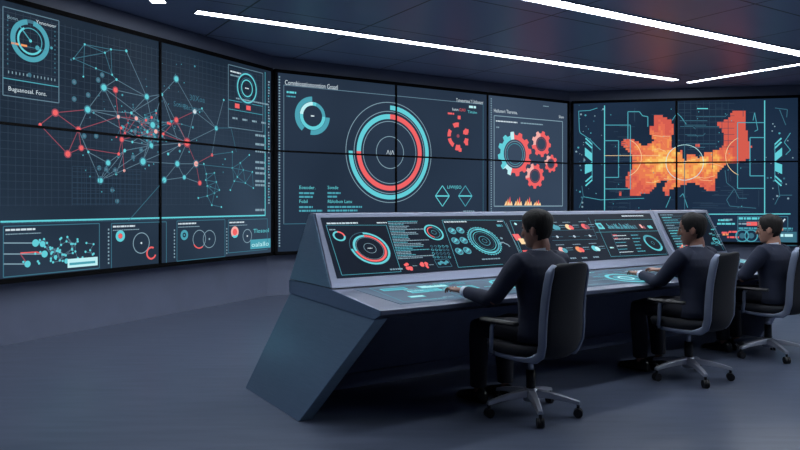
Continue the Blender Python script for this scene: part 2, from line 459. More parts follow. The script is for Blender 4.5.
net(u, nodes, [(a, c, EM[k]) for a, c, k in E], .0075)
for k in range(70):                                     # drifting specks round the network
    x, y = rng.gauss(140, 42), rng.gauss(125, 38)
    if 5 < x < 225 and 45 < y < 205: u.disc(plL.at(x, y), rng.choice((.006, .008, .012)), rng.choice(('teal_mid', 'teal_dim', 'teal_dim', 'teal_mid')), 0)
for x, y in ((74,82),(98,80),(102,75),(74,99),(84,136),(96,136),(112,190),(117,201),(99,168),(106,169),(115,170),(133,157),(141,150),(147,119),(149,137),(135,131),(88,95)):
    u.disc(plL.at(x, y), .028, 'teal_dim', 0); u.disc(plL.at(x, y), .014, 'line_ui', .5)
u.build('network_graph', tL)
u = UI(plL, .006)
sub = [(203.5,164),(206,174),(205.5,180),(214,173),(216,182),(207,196),(211.5,205),(214,193),(198,198),(221,207),(207,186),(219,190)]
for i, a in enumerate(sub):
    for c in sub[i+1:]:
        if abs(a[0]-c[0])+abs(a[1]-c[1]) < 17: u.pxline(a, c, 'teal_dim', .008)
    u.disc(plL.at(*a), .013, 'teal')
sub = [(232,152),(249,155),(232,168),(243,170),(237,177),(245,183),(230,190),(253,188),(234,181),(240,163),(252,172)]
for i, a in enumerate(sub):
    for c in sub[i+1:]:
        if abs(a[0]-c[0])+abs(a[1]-c[1]) < 19: u.pxline(a, c, 'teal_dim', .008)
    u.disc(plL.at(*a), .013, 'teal')
for a, c in (((164,180),(128,221)),((211,155),(232,152)),((216,128),(232,128)),((231,129),(236,152)),((195,164),(232,168))): u.pxline(a, c, 'teal_dim', .008)
u.build('branch_graph', tL)
def dial_panel(ui, a, c, m='teal_mid', w=.012):
    (u0, v1), (u1, v0) = ui.pl.at(*a), ui.pl.at(*c)
    ui.frame(u0, v0, u1, v1, m, w); return u0, v0, u1, v1
# upper left dial card
u = UI(plL, .006); u0, v0, u1, v1 = dial_panel(u, (2.5, 6.5), (58.5, 103), 'line_ui', .010)
c = plL.at(30, 41); k = plL.p3(*c).y/F
u.ring(c, 16*k, 21*k, 'teal_mid', 100, 440); u.ring(c, 17.5*k, 21*k, 'teal_dim', 80, 100)
u.ring(c, 12*k, 13*k, 'teal_mid'); u.ring(c, 12*k, 14*k, 'teal', 120, 330, 1); u.disc(c, 1.6*k, 'teal', 1)
u.line(c, (c[0]-11*k, c[1]+12*k), 'teal_mid', .012, 1); u.disc(plL.at(37, 48), 2.4*k, 'teal_mid', 1)
u.disc(plL.at(51, 48), 1.5*k, 'teal_mid', 1); u.disc(plL.at(29, 75), 2.2*k, 'teal_dim', 1)
hb = v0+.16
u.line((u0, hb), (u1, hb), 'teal_mid', .01); u.text(u0+.05, v0+.05, 'Buguanosal. Fons.', .06, 'white_ui', 0, (u1-u0)*.68)
u.text(u0+.04, v1-.10, 'Bonn.', .05, 'grey_ui'); u.text(u1-.25, v1-.08, 'Ynnonoor', .05, 'white_ui', 0, .22)
for i in range(14):
    x = u0+.05+i*(u1-u0-.1)/13; u.rect(x, hb+.05, x+.010, hb+.075, 'grey_ui')
for i in range(11):
    for x in (u0+.04, u1-.05): u.rect(x, hb+.13+i*.045, x+.012, hb+.145+i*.045, 'teal_dim')
u.bars(u0+.08, hb+.34, .16, .02, 'orange_ui', rng); u.line((u0+.24, hb+.335), (u0+.45, hb+.335), 'teal_dim', .008)
u.build('dial_card', tL)
# upper right dial card
u = UI(plL, .006); u0, v0, u1, v1 = dial_panel(u, (228, 64.5), (262.5, 132), 'line_ui', .011)
c = plL.at(246.7, 88.4); k = plL.p3(*c).y/F
u.ring(c, 15*k, 17*k, 'teal_faint'); u.ring(c, 13.5*k, 15*k, 'teal'); u.ring(c, 7.6*k, 8.8*k, 'teal'); u.ring(c, 10*k, 10.5*k, 'teal_dim', 20, 300); u.bars(c[0]-.04, c[1], .08, .015, 'white_ui', rng)
u.line((u0, v0+.24), (u1, v0+.24), 'teal_mid', .008); u.line((u0, v0+.36), (u1, v0+.36), 'teal_mid', .008)
for x in (u0+.13, u0+.36): u.rect(x, v0+.27, x+.09, v0+.33, 'red_ui')
for i in range(4): u.bars(u0+.08+i*.2, v0+.13, .1, .025, 'grey_ui', rng)
u.bars(u0+.04, v1-.08, .22, .02, 'white_ui', rng); u.bars(u0+.04, v1-.13, .18, .02, 'grey_ui', rng); u.bars(u0+.15, v0+.40, .7, .02, 'grey_ui', rng)
u.build('dial_card', tL)
# right hand scale and the shining divider
u = UI(plL, .006)
u.pxline((0, 222), (265, 215.4), 'teal', .02); u.pxline((264.8, 215.4), (264.8, 135), 'teal', .016); u.pxline((264.8, 135), (264.8, 72), 'teal_mid', .012)
u.pxline((0, 223.6), (265, 216.7), 'teal_faint', .02)
ux = plL.at(266, 150)[0]
for i in range(46):
    z = 1.3+i*.04
    if i % 9: u.rect(ux+.04, z, ux+.06+.02*rng.random(), z+.022, 'grey_ui' if i % 3 else 'teal_mid')
for i, y in enumerate((135, 144, 151, 162, 168, 173, 181, 185, 210)):
    a = plL.at(255, y); u.bars(a[0], a[1], .22, .03, 'grey_ui', rng)
for x, y, t, s in ((189,100,'30Xoa',.10),(183,109,'Bacanuns',.09),(173,106,'Sosino',.09)):
    a = plL.at(x, y); u.text(*a, t, s, 'teal_dim')
for uu in range(17):                                   # fine grids under the network
    x = plL.at(72, 190)[0]+uu*.055; u.line((x, 1.33), (x, 1.72), 'teal_faint', .006)
for vv in range(8):
    x = plL.at(72, 190)[0]; u.line((x, 1.34+vv*.055), (x+.88, 1.34+vv*.055), 'teal_faint', .006)
u.build('divider_scale', tL)
def mini(a, c):
    u = UI(plL, .006); r = dial_panel(u, a, c, 'teal_dim', .01)
    u.bars(r[0]+.02, r[3]-.035, .30, .018, 'white_ui', rng); u.bars(r[0]+.02, r[3]-.075, .36, .009, 'grey_ui', rng)
    return u, r
u, r = mini((3, 226.4), (99, 268)); 
pts = []
for k in range(60):
    x, y = rng.gauss(60, 16), rng.gauss(252, 7)
    if 8 < x < 95 and 236 < y < 265: pts.append((x, y))
for i, a in enumerate(pts):
    for c in pts[i+1:]:
        if math.hypot(a[0]-c[0], a[1]-c[1]) < 10 and rng.random() < .3: u.pxline(a, c, 'line_ui', .005)
    u.disc(plL.at(*a), .012, 'teal', 1)
for x, y, R in ((35,243,.036),(42,244,.030),(44,254,.034),(27,264,.032),(66,261,.026),(55,257,.02)): u.disc(plL.at(x, y), R, 'teal', 2)
for a, c, m in (((3,243),(35,243),'grey_ui'),((3,264),(27,264),'grey_ui'),((3,254),(44,254),'grey_ui'),((20,253),(36,252),'red_ui'),((36,252),(44,254),'red_ui'),((27,264),(20,254),'red_dim')): u.pxline(a, c, m, .011)
a = plL.at(67, 266); c = plL.at(97, 261.5); u.rect(a[0], a[1]-.02, c[0], a[1]+.07, 'ice', 3); u.rect(a[0]+.02, a[1]+.005, c[0]-.03, a[1]+.03, 'teal_mid', 4)
u.build('mini_chart', tL)
u, r = mini((111, 223.5), (166, 263.5))
c = plL.at(120, 236); u.ring(c, .03, .062, 'teal'); u.disc(c, .028, 'red_ui')
c = plL.at(141, 243); u.ring(c, .11, .12, 'grey_ui'); u.disc(c, .012, 'white_ui')
c = plL.at(151, 253); u.ring(c, .055, .075, 'red_ui', 60, 340); u.build('mini_chart', tL)
u, r = mini((176.6, 221), (224.6, 256.5))
c = plL.at(184, 235); u.ring(c, .03, .062, 'teal_mid'); u.disc(c, .012, 'teal_mid')
c = plL.at(199, 239); u.ring(c, .105, .114, 'grey_ui'); u.ring(c, .105, .12, 'red_ui', 215, 300, 1)
c = plL.at(209, 239); u.ring(c, .105, .114, 'grey_ui'); u.disc(c, .014, 'grey_ui'); u.build('mini_chart', tL)
u, r = mini((228, 220), (267, 249.3))
c = plL.at(234.5, 232); u.ring(c, .03, .075, 'pink_ui'); u.disc(c, .045, 'red_ui', 1); u.ring(c, .05, .078, 'teal', 230, 320, 1)
c = plL.at(247, 236); u.ring(c, .085, .095, 'grey_ui'); u.disc(c, .012, 'white_ui')
a = plL.at(253, 233); u.text(a[0], a[1], 'Tlosool', .08, 'teal', 0, .34); a = plL.at(251, 247); u.rect(a[0]-.02, a[1]-.03, a[0]+.42, a[1]+.10, 'teal_mid'); u.text(a[0], a[1], 'oalallo', .09, 'ice', 1, .38)
u.build('mini_chart', tL)
u = UI(plL, .006)
for x in (107.5, 173.5, 226):
    a = plL.at(x, 225)
    zlo = plL.at(x, 264 if x < 150 else 258 if x < 200 else 254)[1]
    for i in range(int((a[1]-zlo)/.04)): u.rect(a[0], zlo+i*.04, a[0]+.018, zlo+.02+i*.04, 'grey_ui')
u.build('dotted_divider', tL)

# ---- middle: ring dial and gears
plC = Plane((P1.x, P1.y, 0), dC, Z)
zrowC = plC.at(396, 156)[1]
tC, plC = video_wall('video_wall', 'middle video wall showing a large teal and red ring dial and red gears', P1+dC*.02, P2-dC*.02,
                     [plC.at(396, 150)[0]-.02, plC.at(487.5, 150)[0]-.02], zrowC, 'screen_center', mats=['screen_center', 'screen_center', 'screen_gear'])
u = UI(plC, .004); c = plC.at(390, 152.5); k = plC.p3(*c).y/F
for r in (50, 41, 31, 16): u.ring(c, (r-.35)*k, (r+.35)*k, 'grey_ui', n=90)
u.ring(c, 42.6*k, 47*k, 'teal', -180, 90, n=60); u.ring(c, 33.4*k, 38.2*k, 'teal', 90, 180, n=24); u.ring(c, 33.4*k, 38.2*k, 'red_ui', -180, 90, n=60)
u.text(c[0]-.07, c[1]-.03, '\u039b|\u039b', .09, 'white_ui'); u.build('ring_dial', tC)
u = UI(plC, .004); c = plC.at(312.6, 116); k = plC.p3(*c).y/F
u.ring(c, 14.3*k, 19.3*k, 'teal_mid', 92, 232); u.ring(c, 14.3*k, 19*k, 'teal_mid', 262, 358)
u.ring(c, 10.5*k, 14*k, lambda a: 'ice' if 90 < a < 175 else ('teal_mid' if a < 70 else 'teal'), 0, 360); u.bars(c[0]-.03, c[1], .06, .02, 'white_ui', rng)
u.build('donut_chart', tC)
u = UI(plC, .004); c = plC.at(457.9, 136); k = plC.p3(*c).y/F
for a0, a1, r0, r1 in ((85,120,9,13.5),(150,185,9,13),(195,240,9,13),(255,285,9,14.5),(320,350,9,13.5),(10,40,9,13)): u.ring(c, r0*k, r1*k, 'red_ui', a0, a1)
for x, y in ((467,131),(464.5,132.5),(466.5,143.5),(459,117.5),(460,150)): a = plC.at(x, y); u.rect(a[0]-.03, a[1]-.03, a[0]+.03, a[1]+.03, 'red_ui')
u.disc(c, .03, 'red_dim'); u.build('broken_ring', tC)
u = UI(plC, .004)
for cx in (442.3, 465.2):
    c = plC.at(cx, 196); k = plC.p3(*c).y/F; hw, hh = 8.6*k, 10.3*k
    u.pline([(c[0], c[1]+hh), (c[0]+hw, c[1]), (c[0], c[1]-hh), (c[0]-hw, c[1]), (c[0], c[1]+hh)], 'teal_mid' if cx > 450 else 'teal', .014)
    u.line((c[0]-hw, c[1]), (c[0]+hw, c[1]), 'teal', .022)
a = plC.at(447, 188.5); u.text(*a, 'LIWI|EO', .075, 'teal', 0, .30); u.build('diamond_icons', tC)
u = UI(plC, .004)
a = plC.at(284.6, 83.2); u.text(a[0], a[1]-.02, 'Comnbiosationoontion Goaatl', .10, 'white_ui', 0, plC.at(337.6, 84)[0]-a[0])
a = plC.at(456, 100.5); u.text(a[0], a[1]-.02, 'Tomeneriuna Y Unibooant', .085, 'white_ui', 0, plC.at(483, 100)[0]-a[0])
zf1, zf0 = plC.at(283.7, 85)[1], plC.at(283.7, 224)[1]; uf0, uf1 = plC.at(283.7, 100)[0], plC.at(483, 120)[0]
u.line((uf0, zf1), (uf1, zf1), 'line_ui', .011); u.line((uf0, zf1), (uf0, zf0), 'line_ui', .010); u.line((uf1, zf1), (uf1, zf0), 'teal_dim', .010); u.line((uf0, zf0), (uf1, zf0), 'teal_dim', .01)
for i in range(62): u.rect(plC.at(278.6, 100)[0], .72+.04*i, plC.at(278.6, 100)[0]+.022, .74+.04*i, 'grey_ui')
for x, y, ws, t in ((299,189,(.24,.22),'Eoeoder.'),(327.4,189,(.22,.16),'Soode'),(299,203,(.22,.38),'Fobil'),(327.4,203,(.60,.52),'Rbloibon Lanu')):
    a = plC.at(x, y); u.text(a[0], a[1], t, .072, 'teal', 0)
    for i, wd in enumerate(ws): u.bars(a[0], a[1]-.06-.055*i, wd, .028, 'teal_mid', rng)
a = plC.at(286.5, 92); u.bars(a[0], a[1], .15, .028, 'teal', rng); u.bars(a[0], a[1]-.06, .14, .02, 'teal_mid', rng)
a = plC.at(452, 110.5); u.text(a[0], a[1], 'Ionn', .07, 'white_ui', 0, .13); u.text(a[0]+.15, a[1], 'CUHU', .07, 'red_ui', 0, .13); u.text(a[0]+.33, a[1]-.02, 'Timinn', .07, 'teal', 0, .2)
u.bars(a[0]+.36, a[1]+.09, .15, .04, 'ice', rng); a = plC.at(447.7, 113.3); u.bars(a[0], a[1], .13, .03, 'red_ui', rng)
a = plC.at(463, 211.5); u.bars(a[0], a[1], .24, .03, 'grey_ui', rng)
u.build('caption_text', tC)
u = UI(plC, .004)
def gm(a): return 'red_ui' if (a < 95 or a > 255) else ('ice' if (a < 110 or a > 225) else 'teal')
c = plC.at(514.8, 154); k = plC.p3(*c).y/F
u.gear(c, 14.6*k, 19*k, 22.3*k, 12, gm); u.ring(c, 12.4*k, 13*k, 'grey_ui'); u.ring(c, 10.2*k, 10.7*k, 'teal_mid'); u.build('gear_icon', tC)
for x, y, r, n in ((541.2, 144, 13, 9), (550.8, 163.6, 9, 8), (534.8, 176, 12.6, 9)):
    u = UI(plC, .004); c = plC.at(x, y); k = plC.p3(*c).y/F
    u.gear(c, r*.56*k, r*.82*k, r*k, n, lambda a: 'pink_ui' if 100 < a < 190 else 'red_ui', ph=.3*r); u.ring(c, r*.44*k, r*.48*k, 'red_dim'); u.build('gear_icon', tC)
u = UI(plC, .004)
(a0, z1), (a1, z0) = plC.at(494, 115.6), plC.at(562.4, 206)
u.frame(a0, z0, a1, z1, 'grey_ui', .014); u.line((a0, z0), (a1, z0), 'grey_ui', .018)
u.text(a0-.01, z1+.06, 'Heilunert Tiererea.', .09, 'white_ui', 0, .55); u.text(a1-.10, z1+.06, 'Sliam', .07, 'white_ui', 0, .13)
u.bars(a0+.04, z1-.09, .5, .022, 'white_ui', rng); u.bars(a0+.62, z1-.09, .55, .022, 'grey_ui', rng); u.bars(a0+.05, z1-.2, .07, .025, 'grey_ui', rng)
for i in range(62): u.rect(plC.at(490.6, 100)[0], .72+.04*i, plC.at(490.6, 100)[0]+.024, .74+.04*i, 'grey_ui')
a = plC.at(543, 106); u.bars(a[0], a[1], .14, .015, 'grey_ui', rng); u.build('gear_frame', tC)
u = UI(plC, .004)
for x in (508.3, 518, 528, 537):
    c = plC.at(x, 205.4); h = .16 if x < 530 else .11
    for i, (dx, hh, m) in enumerate(((-.06,.55,'cream_ui'),(-.02,.8,'orange_ui'),(.025,1,'red_ui'),(.06,.5,'cream_ui'),(0,.45,'cream_ui'))):
        u.P([(c[0]+dx-.035, c[1]), (c[0]+dx+.035, c[1]), (c[0]+dx+.012, c[1]+h*hh)], m, i*.5)
u.build('flame_chart', tC)

# ---- right: heat map over pitch lines
plR = Plane((P2.x, P2.y, 0), dR, Z)
zrowR = plR.at(680, 162.6)[1]
P3e = P3+dR*.06
tR, plR = video_wall('video_wall', 'right video wall showing an orange heat map over teal pitch lines', P2+dR*.02, P3e, [plR.at(676.5, 150)[0]-.02], zrowR, 'screen_right')
cr = lambda x, y: plR.at(560+x/3.2125, 80+y/3.2125)
poly = [(303,112),(328,115),(330,122),(355,125),(360,140),(366,150),(360,185),(356,215),(370,222),(376,232),(392,226),(396,250),(402,262),(410,240),(430,236),(445,250),(460,245),(470,230),(500,228),(520,215),(530,190),(520,160),(505,148),(508,135),(535,128),(545,115),(558,97),(592,98),(596,125),(598,150),(604,190),(614,215),(610,250),(585,262),(540,268),(526,275),(520,290),(505,295),(500,330),(495,358),(475,360),(460,345),(440,335),(415,330),(400,335),(375,345),(355,350),(350,372),(335,370),(332,350),(345,320),(330,322),(310,335),(290,362),(270,365),(245,375),(225,375),(222,350),(208,335),(208,315),(222,295),(235,280),(228,262),(232,240),(210,220),(198,212),(198,195),(228,190),(240,195),(250,195),(262,215),(285,205),(300,195),(292,175),(285,165),(290,150),(300,145)]
def inside(x, y, P):
    r = False; j = len(P)-1
    for i in range(len(P)):
        xi, yi = P[i]; xj, yj = P[j]
        if (yi > y) != (yj > y) and x < (xj-xi)*(y-yi)/(yj-yi)+xi: r = not r
        j = i
    return r
u = UI(plR, .003); st = 7.0
y = 92
while y < 378:
    x = 190
    while x < 620:
        if inside(x+st/2, y+st/2, poly) or (435 < x+3 < 450 and 205 < y+3 < 218) or (186 < x+3 < 198 and 359 < y+3 < 371):
            d = min(math.hypot((x-325)/75, (y-255)/60), math.hypot((x-385)/70, (y-285)/45), math.hypot((x-465)/60, (y-268)/40))
            lv = 4.5-2.3*d+2.6*noise.noise(Vector((x*.045, y*.045, 3)))+rng.uniform(-.55, .55)
            lv = max(0, min(5, int(round(lv))))
            a, c = cr(x, y), cr(x+st, y+st)
            u.rect(a[0], c[1], c[0], a[1], 'heat_%d' % lv)
        x += st
    y += st
u.build('heat_map', tR)
u = UI(plR, .006)
def crl(pts, m, w=.018): u.pline([cr(*p) for p in pts], m, w, 1)
crl([(143,82),(143,425)], 'teal', .018); crl([(657,66),(657,430)], 'teal', .018)
crl([(143,145),(226,145),(226,350),(143,350)], 'teal_mid', .015); crl([(143,195),(188,195),(188,313),(143,313)], 'teal_mid', .017)
crl([(657,137),(570,137),(570,348),(657,348)], 'teal_mid', .015); crl([(657,185),(610,185),(610,308),(657,308)], 'teal_mid', .017)
c = cr(400, 265); kk = 13/F/3.2125
u.ring(c, 55.4*kk, 57*kk, 'ice', k=1); u.disc(c, 4*kk, 'ice', 1)
u.ring(cr(195, 250), 63*kk, 64.6*kk, 'cream_ui', -65, 65, 1); u.ring(cr(602, 245), 63*kk, 64.6*kk, 'cream_ui', 115, 245, 1)
crl([(400,208),(400,420)], 'teal_dim', .012)
crl([(143,243),(320,243)], 'cream_ui', .008); crl([(218,190),(218,102),(255,102),(265,115),(282,118),(282,150)], 'teal_mid', .016)
crl([(440,92),(475,92)], 'teal', .018)
u.build('pitch_lines', tR)
u = UI(plR, .0045)
for i in range(26):
    x, y = rng.uniform(375, 560), rng.uniform(115, 225); L = rng.uniform(25, 100)
    if not inside(x, y, poly) and not inside(x+L, y, poly): crl([(x, y), (x+L, y), (x+L+8, y+rng.choice((-8, 8, 0)))], 'teal_dim', .011)
for i in range(30):
    x, y = rng.uniform(150, 200), rng.uniform(150, 410); crl([(x, y), (x+rng.uniform(10, 50), y)], 'teal_faint', .01)
for i in range(16):
    x, y = rng.uniform(380, 560), rng.uniform(345, 425); crl([(x, y), (x+rng.uniform(15, 90), y)], 'teal_faint', .011)
for P in (((60,100),(95,98),(120,90)),((60,100),(62,160),(65,170),(95,190),(130,225)),((70,340),(75,375),(62,410)),((75,375),(130,385),(270,380)),((530,290),(535,330),(560,350),(575,380),(600,380)),((560,350),(535,385),(545,405),(630,412)),
          ((625,105),(635,160),(625,165)),((625,105),(620,130)),((690,90),(730,95),(728,120)),((705,95),(725,145)),((740,170),(720,200),(740,225),(725,240)),((700,330),(705,370),(745,370)),((705,370),(690,400)),((385,375),(395,365),(410,410)),((375,105),(390,120),(405,142)),((340,410),(355,375)),((360,130),(372,112))):
    crl(P, 'teal_dim' if rng.random() < .5 else 'teal_mid', .012)
for i in range(60):
    x, y = rng.choice((rng.uniform(45, 140), rng.uniform(660, 750))), rng.uniform(80, 420); u.disc(cr(x, y), rng.choice((.008, .012, .018)), rng.choice(('teal_mid', 'teal_dim', 'grey_ui')))
for i in range(40): u.disc(cr(rng.uniform(150, 650), rng.uniform(85, 425)), .009, 'teal_mid')
for i in range(9): x = 380+i*20; crl([(x, 70), (x, 225)], 'teal_faint', .007)
for i in range(8): crl([(380, 75+i*20), (560, 75+i*20)], 'teal_faint', .007)
for i in range(34):
    x, y = rng.uniform(225, 590), rng.uniform(170, 350); L = rng.uniform(15, 70)
    if inside(x, y, poly) and inside(x+L, y, poly): crl([(x, y), (x+L*.5, y+rng.uniform(-6, 6)), (x+L, y+rng.uniform(-14, 14))], 'orange_ui' if i % 2 else 'cream_ui', .006)
for i in range(40):
    x, y = rng.uniform(150, 640), rng.uniform(82, 415); L = rng.uniform(15, 60)
    if not inside(x, y, poly): crl([(x, y), (x, y+min(L, 418-y))] if i % 2 else [(x, y), (min(x+L, 650), y)], 'teal_faint', .009)
u.build('route_lines', tR)
for s in (0, 1):
    u = UI(plR, .006); fx = (lambda x: x) if s == 0 else (lambda x: 793-x)
    for P in (((80,217),(103,236),(103,262),(80,243)), ((80,272),(103,264),(103,292),(80,302))): u.P([cr(fx(x), y) for x, y in P], 'teal', 1)
    for yy in (187, 199): u.line(cr(fx(82), yy), cr(fx(103), yy+20), 'teal', .026)
    for yy in (327, 340): u.line(cr(fx(82), yy), cr(fx(103), yy-19), 'teal', .026)
    u.line(cr(fx(103), 207), cr(fx(103), 320), 'teal_mid', .012); u.build('chevron_marker', tR)
u = UI(plR, .006); crs = lambda x, y: plR.at(710+x/5.6, 205+y/5.6)
u.line(plR.at(571, 214.6), crs(450, 50), 'teal', .018)
u.frame(*crs(155, 205), *crs(435, 65), 'teal_dim', .014)
for x, y, wd, m in ((45,85,.2,'teal'),(75,82,.15,'grey_ui'),(40,105,.3,'teal'),(65,155,.12,'red_ui'),(95,180,.2,'red_ui'),(105,150,.14,'red_ui'),(70,165,.1,'orange_ui')):
    a = crs(x, y); u.bars(a[0], a[1], wd, .032, m, rng)
for x, y, wd, m, h in ((160,75,.35,'teal',.04),(160,90,.6,'teal_dim',.015),(205,105,.45,'red_ui',.07),(160,105,.2,'grey_ui',.03),(160,130,.9,'teal_mid',.03),(160,140,.9,'teal_dim',.02)):
    a = crs(x, y); u.bars(a[0], a[1], wd, h, m, rng)
for x in (180, 230): u.ring(crs(x, 172), .095, .115, 'teal_mid'); u.disc(crs(x, 172), .05, 'teal_dim')
u.pline([crs(380, 115), crs(395, 95), crs(403, 98), crs(420, 78)], 'white_ui', .025)
a = crs(390, 165); u.rect(a[0], a[1]-.2, a[0]+.28, a[1]+.05, 'teal_dim'); a = crs(395, 170); u.bars(a[0], a[1], .2, .05, 'ice', rng, 1)
u.bars(*crs(375, 135), .1, .05, 'orange_ui', rng)
u.build('status_bar', tR)

# ------------------------------------------------------------------ operators' console
O = Vector((-.1126, 4.148, 0))
def cp(a, n, z): return O+A*a+N*n+Z*z
def solve_a(px, n, z):                       # where along the console a sight line at depth n meets it
    t = (px-400)/F; p = O+N*n
    return (t*p.y-p.x)/(A.x-t*A.y)
WZ0, WZ1 = .712, .775                         # worktop height at its front edge and at the foot of the screens
NB, NT, ZTOP = .637, 1.15, 1.27
AE = 4.75
tK = thing('control_console', 'long grey metal control console with slanted lit screens and glowing touch worktop', 'console', cp(2.3, .7, 0))
b = MB()                                       # worktop slab
ends = []
for a in (0, AE):
    ends.append([cp(a, 0, WZ0), cp(a, NB+.05, WZ1), cp(a, 1.33, WZ1), cp(a, 1.33, WZ1-.10), cp(a, .07, WZ0-.062), cp(a, .0, WZ0-.03)])
b.loft(ends, 'console_metal'); b.build('worktop', tK, bevel=.006)
b = MB()                                       # sloped end panel, flaring out towards the floor
sec = lambda a0, a1, th: [[cp(a0+th*i, .07, WZ0-.064), cp(a0+th*i, 1.33, WZ1-.102), cp(a1+th*i, 1.36, 0), cp(a1+th*i, .42, 0)] for i in (0, 1)]
b.loft(sec(.0, -.34, .09), 'console_sheen_tint'); b.build('end_panel', tK, bevel=.005)
b = MB(); b.prism([p-A*.001 for p in ends[0]], -A*.006, 'console_sheen_tint'); b.build('sheen_plate', tK, bevel=.002)  # thin plate added over the slab end to carry the painted teal sheen
b = MB(); b.loft(sec(AE-.10, AE-.06, .09), 'console_metal'); b.build('end_panel', tK, bevel=.005)
b = MB(); b.loft([[cp(a, .98, 0), cp(a, .93, WZ0-.03), cp(a, 1.30, WZ0-.03), cp(a, 1.33, 0)] for a in (.06, AE-.05)], 'console_dark')
b.build('modesty_panel', tK)
b = MB(); b.box(cp(2.3, 1.0, .05)-N*.03, (AE-.2, .04, .10), 'console_dark', Matrix((A, N, Z)).transposed()); b.build('kick_rail', tK)
aT1, aB1 = solve_a(652, NT, ZTOP), solve_a(679, NB, WZ1)
aT2, aB2 = solve_a(707, NT, ZTOP), solve_a(731, NB, WZ1)
def housing(a0b, a0t, a1b, a1t):
    b = MB(); r = []
    for ab, at_ in ((a0b, a0t), (a1b, a1t)):
        r.append([cp(ab, NB, WZ1+.002), cp(at_, NT, ZTOP), cp(at_+.012 if ab == a0b else at_-.012, NT+.12, ZTOP+.004), cp(ab, 1.33, WZ1+.002)])
    b.loft(r, 'console_metal'); return b.build('screen_housing', tK, bevel=.006)
sq = [cp(.012, NB+.012, WZ1+.006), cp(.130, NT+.008, ZTOP-.008), cp(.140, NT+.11, ZTOP-.006), cp(.012, 1.32, WZ1+.006)]
b = MB(); b.prism([p-A*.012 for p in sq], -A*.006, 'console_sheen_tint'); b.build('sheen_plate', tK, bevel=.002)  # same added plate on the housing end, screen light painted in its colour
h1 = housing(.0, .125, aB1, aT1); h2 = housing(aB1+.006, aT1+.006, aB2, aT2)
SV = (N*(NT-NB)+Z*(ZTOP-WZ1-.002)).normalized()
plK = Plane(cp(0, NB, WZ1+.002), A, SV)
def inset(pts, parent, name='screen'):
    b = MB(); q = [plK.at(*p) for p in pts]
    b.prism([plK.p3(*p, -.004) for p in q], plK.n*.008, 'screen_console'); return b.build(name, parent)
s1 = inset([(320.5, 218), (649.5, 213.6), (668.8, 255.5), (337, 278.5)], h1)
s2 = inset([(657.5, 213.4), (705.5, 212.8), (725.5, 250.8), (676.5, 253.8)], h2)
k0 = lambda x, y: plK.at(310+x/4.736, 205+y/4.736)
def ukl(u, f, pts, m, w=.0042): u.pline([f(*p) for p in pts], m, w)
u = UI(plK, .006)
ukl(u, k0, [(75,98),(360,98),(430,318),(150,335),(75,98)], 'teal_mid'); a = k0(78, 90); u.bars(a[0], a[1], .26, .014, 'white_ui', rng); a = k0(315, 87); u.bars(a[0], a[1], .09, .012, 'white_ui', rng)
c = k0(283, 207); u.ring(c, .158, .162, 'teal_dim'); u.ring(c, .142, .160, 'teal', -180, 90); u.ring(c, .115, .134, 'teal', 90, 190); u.ring(c, .115, .134, 'red_ui', -170, 90); u.ring(c, .106, .109, 'grey_ui'); u.ring(c, .046, .05, 'grey_ui'); u.bars(c[0]-.02, c[1], .04, .008, 'white_ui', rng)
c = k0(137, 150); u.ring(c, .036, .050, 'teal', 90, 360); u.ring(c, .036, .050, 'red_ui', 0, 90); a = k0(90, 120); u.bars(a[0], a[1], .05, .012, 'grey_ui', rng); a = k0(378, 308); u.bars(a[0], a[1], .11, .014, 'grey_ui', rng)
u.build('ring_dial', s1)
u = UI(plK, .006); y = 82
for i in range(24):
    x0 = 366+(y-80)*.28; a = k0(x0, y); u.bars(a[0], a[1], rng.uniform(.12, .33) if i not in (9, 10) else .15, .009, rng.choice(('grey_ui', 'teal_mid', 'grey_ui')), rng); y += 7.6
u.build('text_column', s1)
u = UI(plK, .006)
for cx, cy in ((460, 295), (538, 290)):
    for i in range(7): u.disc(k0(cx+rng.uniform(-20, 20), cy+rng.uniform(-16, 16)), rng.uniform(.008, .02), 'red_ui', i*.2)
    a = k0(cx+25, cy-4); u.bars(a[0], a[1], .04, .006, 'grey_ui', rng)
u.build('cluster_plot', s1)
u = UI(plK, .006); c = k0(585, 132); u.ring(c, .072, .086, 'teal'); u.ring(c, .052, .060, 'red_ui', 80, 250); u.ring(c, .052, .056, 'teal_mid', -110, 80); u.ring(c, .02, .023, 'teal_mid')
u.build('ring_dial', s1); u = UI(plK, .006)
for i in range(5):
    for j in range(4): q = k0(575+i*18+j*4, 198+j*17); u.ring(q, .008, .013, 'teal_mid' if rng.random() < .5 else 'teal_dim', n=8)
a = k0(606, 297); u.frame(a[0], a[1], a[0]+.13, a[1]+.075, 'teal_dim', .005)
for i in range(4): u.disc((a[0]+.03+i*.025, a[1]+.035+.012*(i % 2)), .015, 'teal_mid', i*.2)
u.build('icon_matrix', s1)
k3 = lambda x, y: plK.at(410+x/4.74, 205+y/4.74)
u = UI(plK, .006); ukl(u, k3, [(150,74),(440,74),(532,245)], 'teal_mid'); ukl(u, k3, [(150,74),(228,298),(440,283)], 'teal_mid'); ukl(u, k3, [(455,88),(520,238)], 'grey_ui', .004)
a = k3(160, 83); u.bars(a[0], a[1], .23, .014, 'white_ui', rng); a = k3(412, 80); u.bars(a[0], a[1], .06, .01, 'white_ui', rng)
u.build('panel_outline', s1); u = UI(plK, .006)
for p in ((198,125),(237,122),(214,172),(253,170),(232,222),(270,218)):
    if p[0] != 198: u.build('round_icon', s1); u = UI(plK, .006)
    c = k3(*p); u.disc(c, .037, 'teal_mid'); u.disc(c, .028, 'teal_dim', 1); u.disc((c[0]+.01, c[1]+.008), .012, 'teal', 2); u.rect(c[0]-.018, c[1]-.014, c[0], c[1], 'teal', 2)
u.build('round_icon', s1)
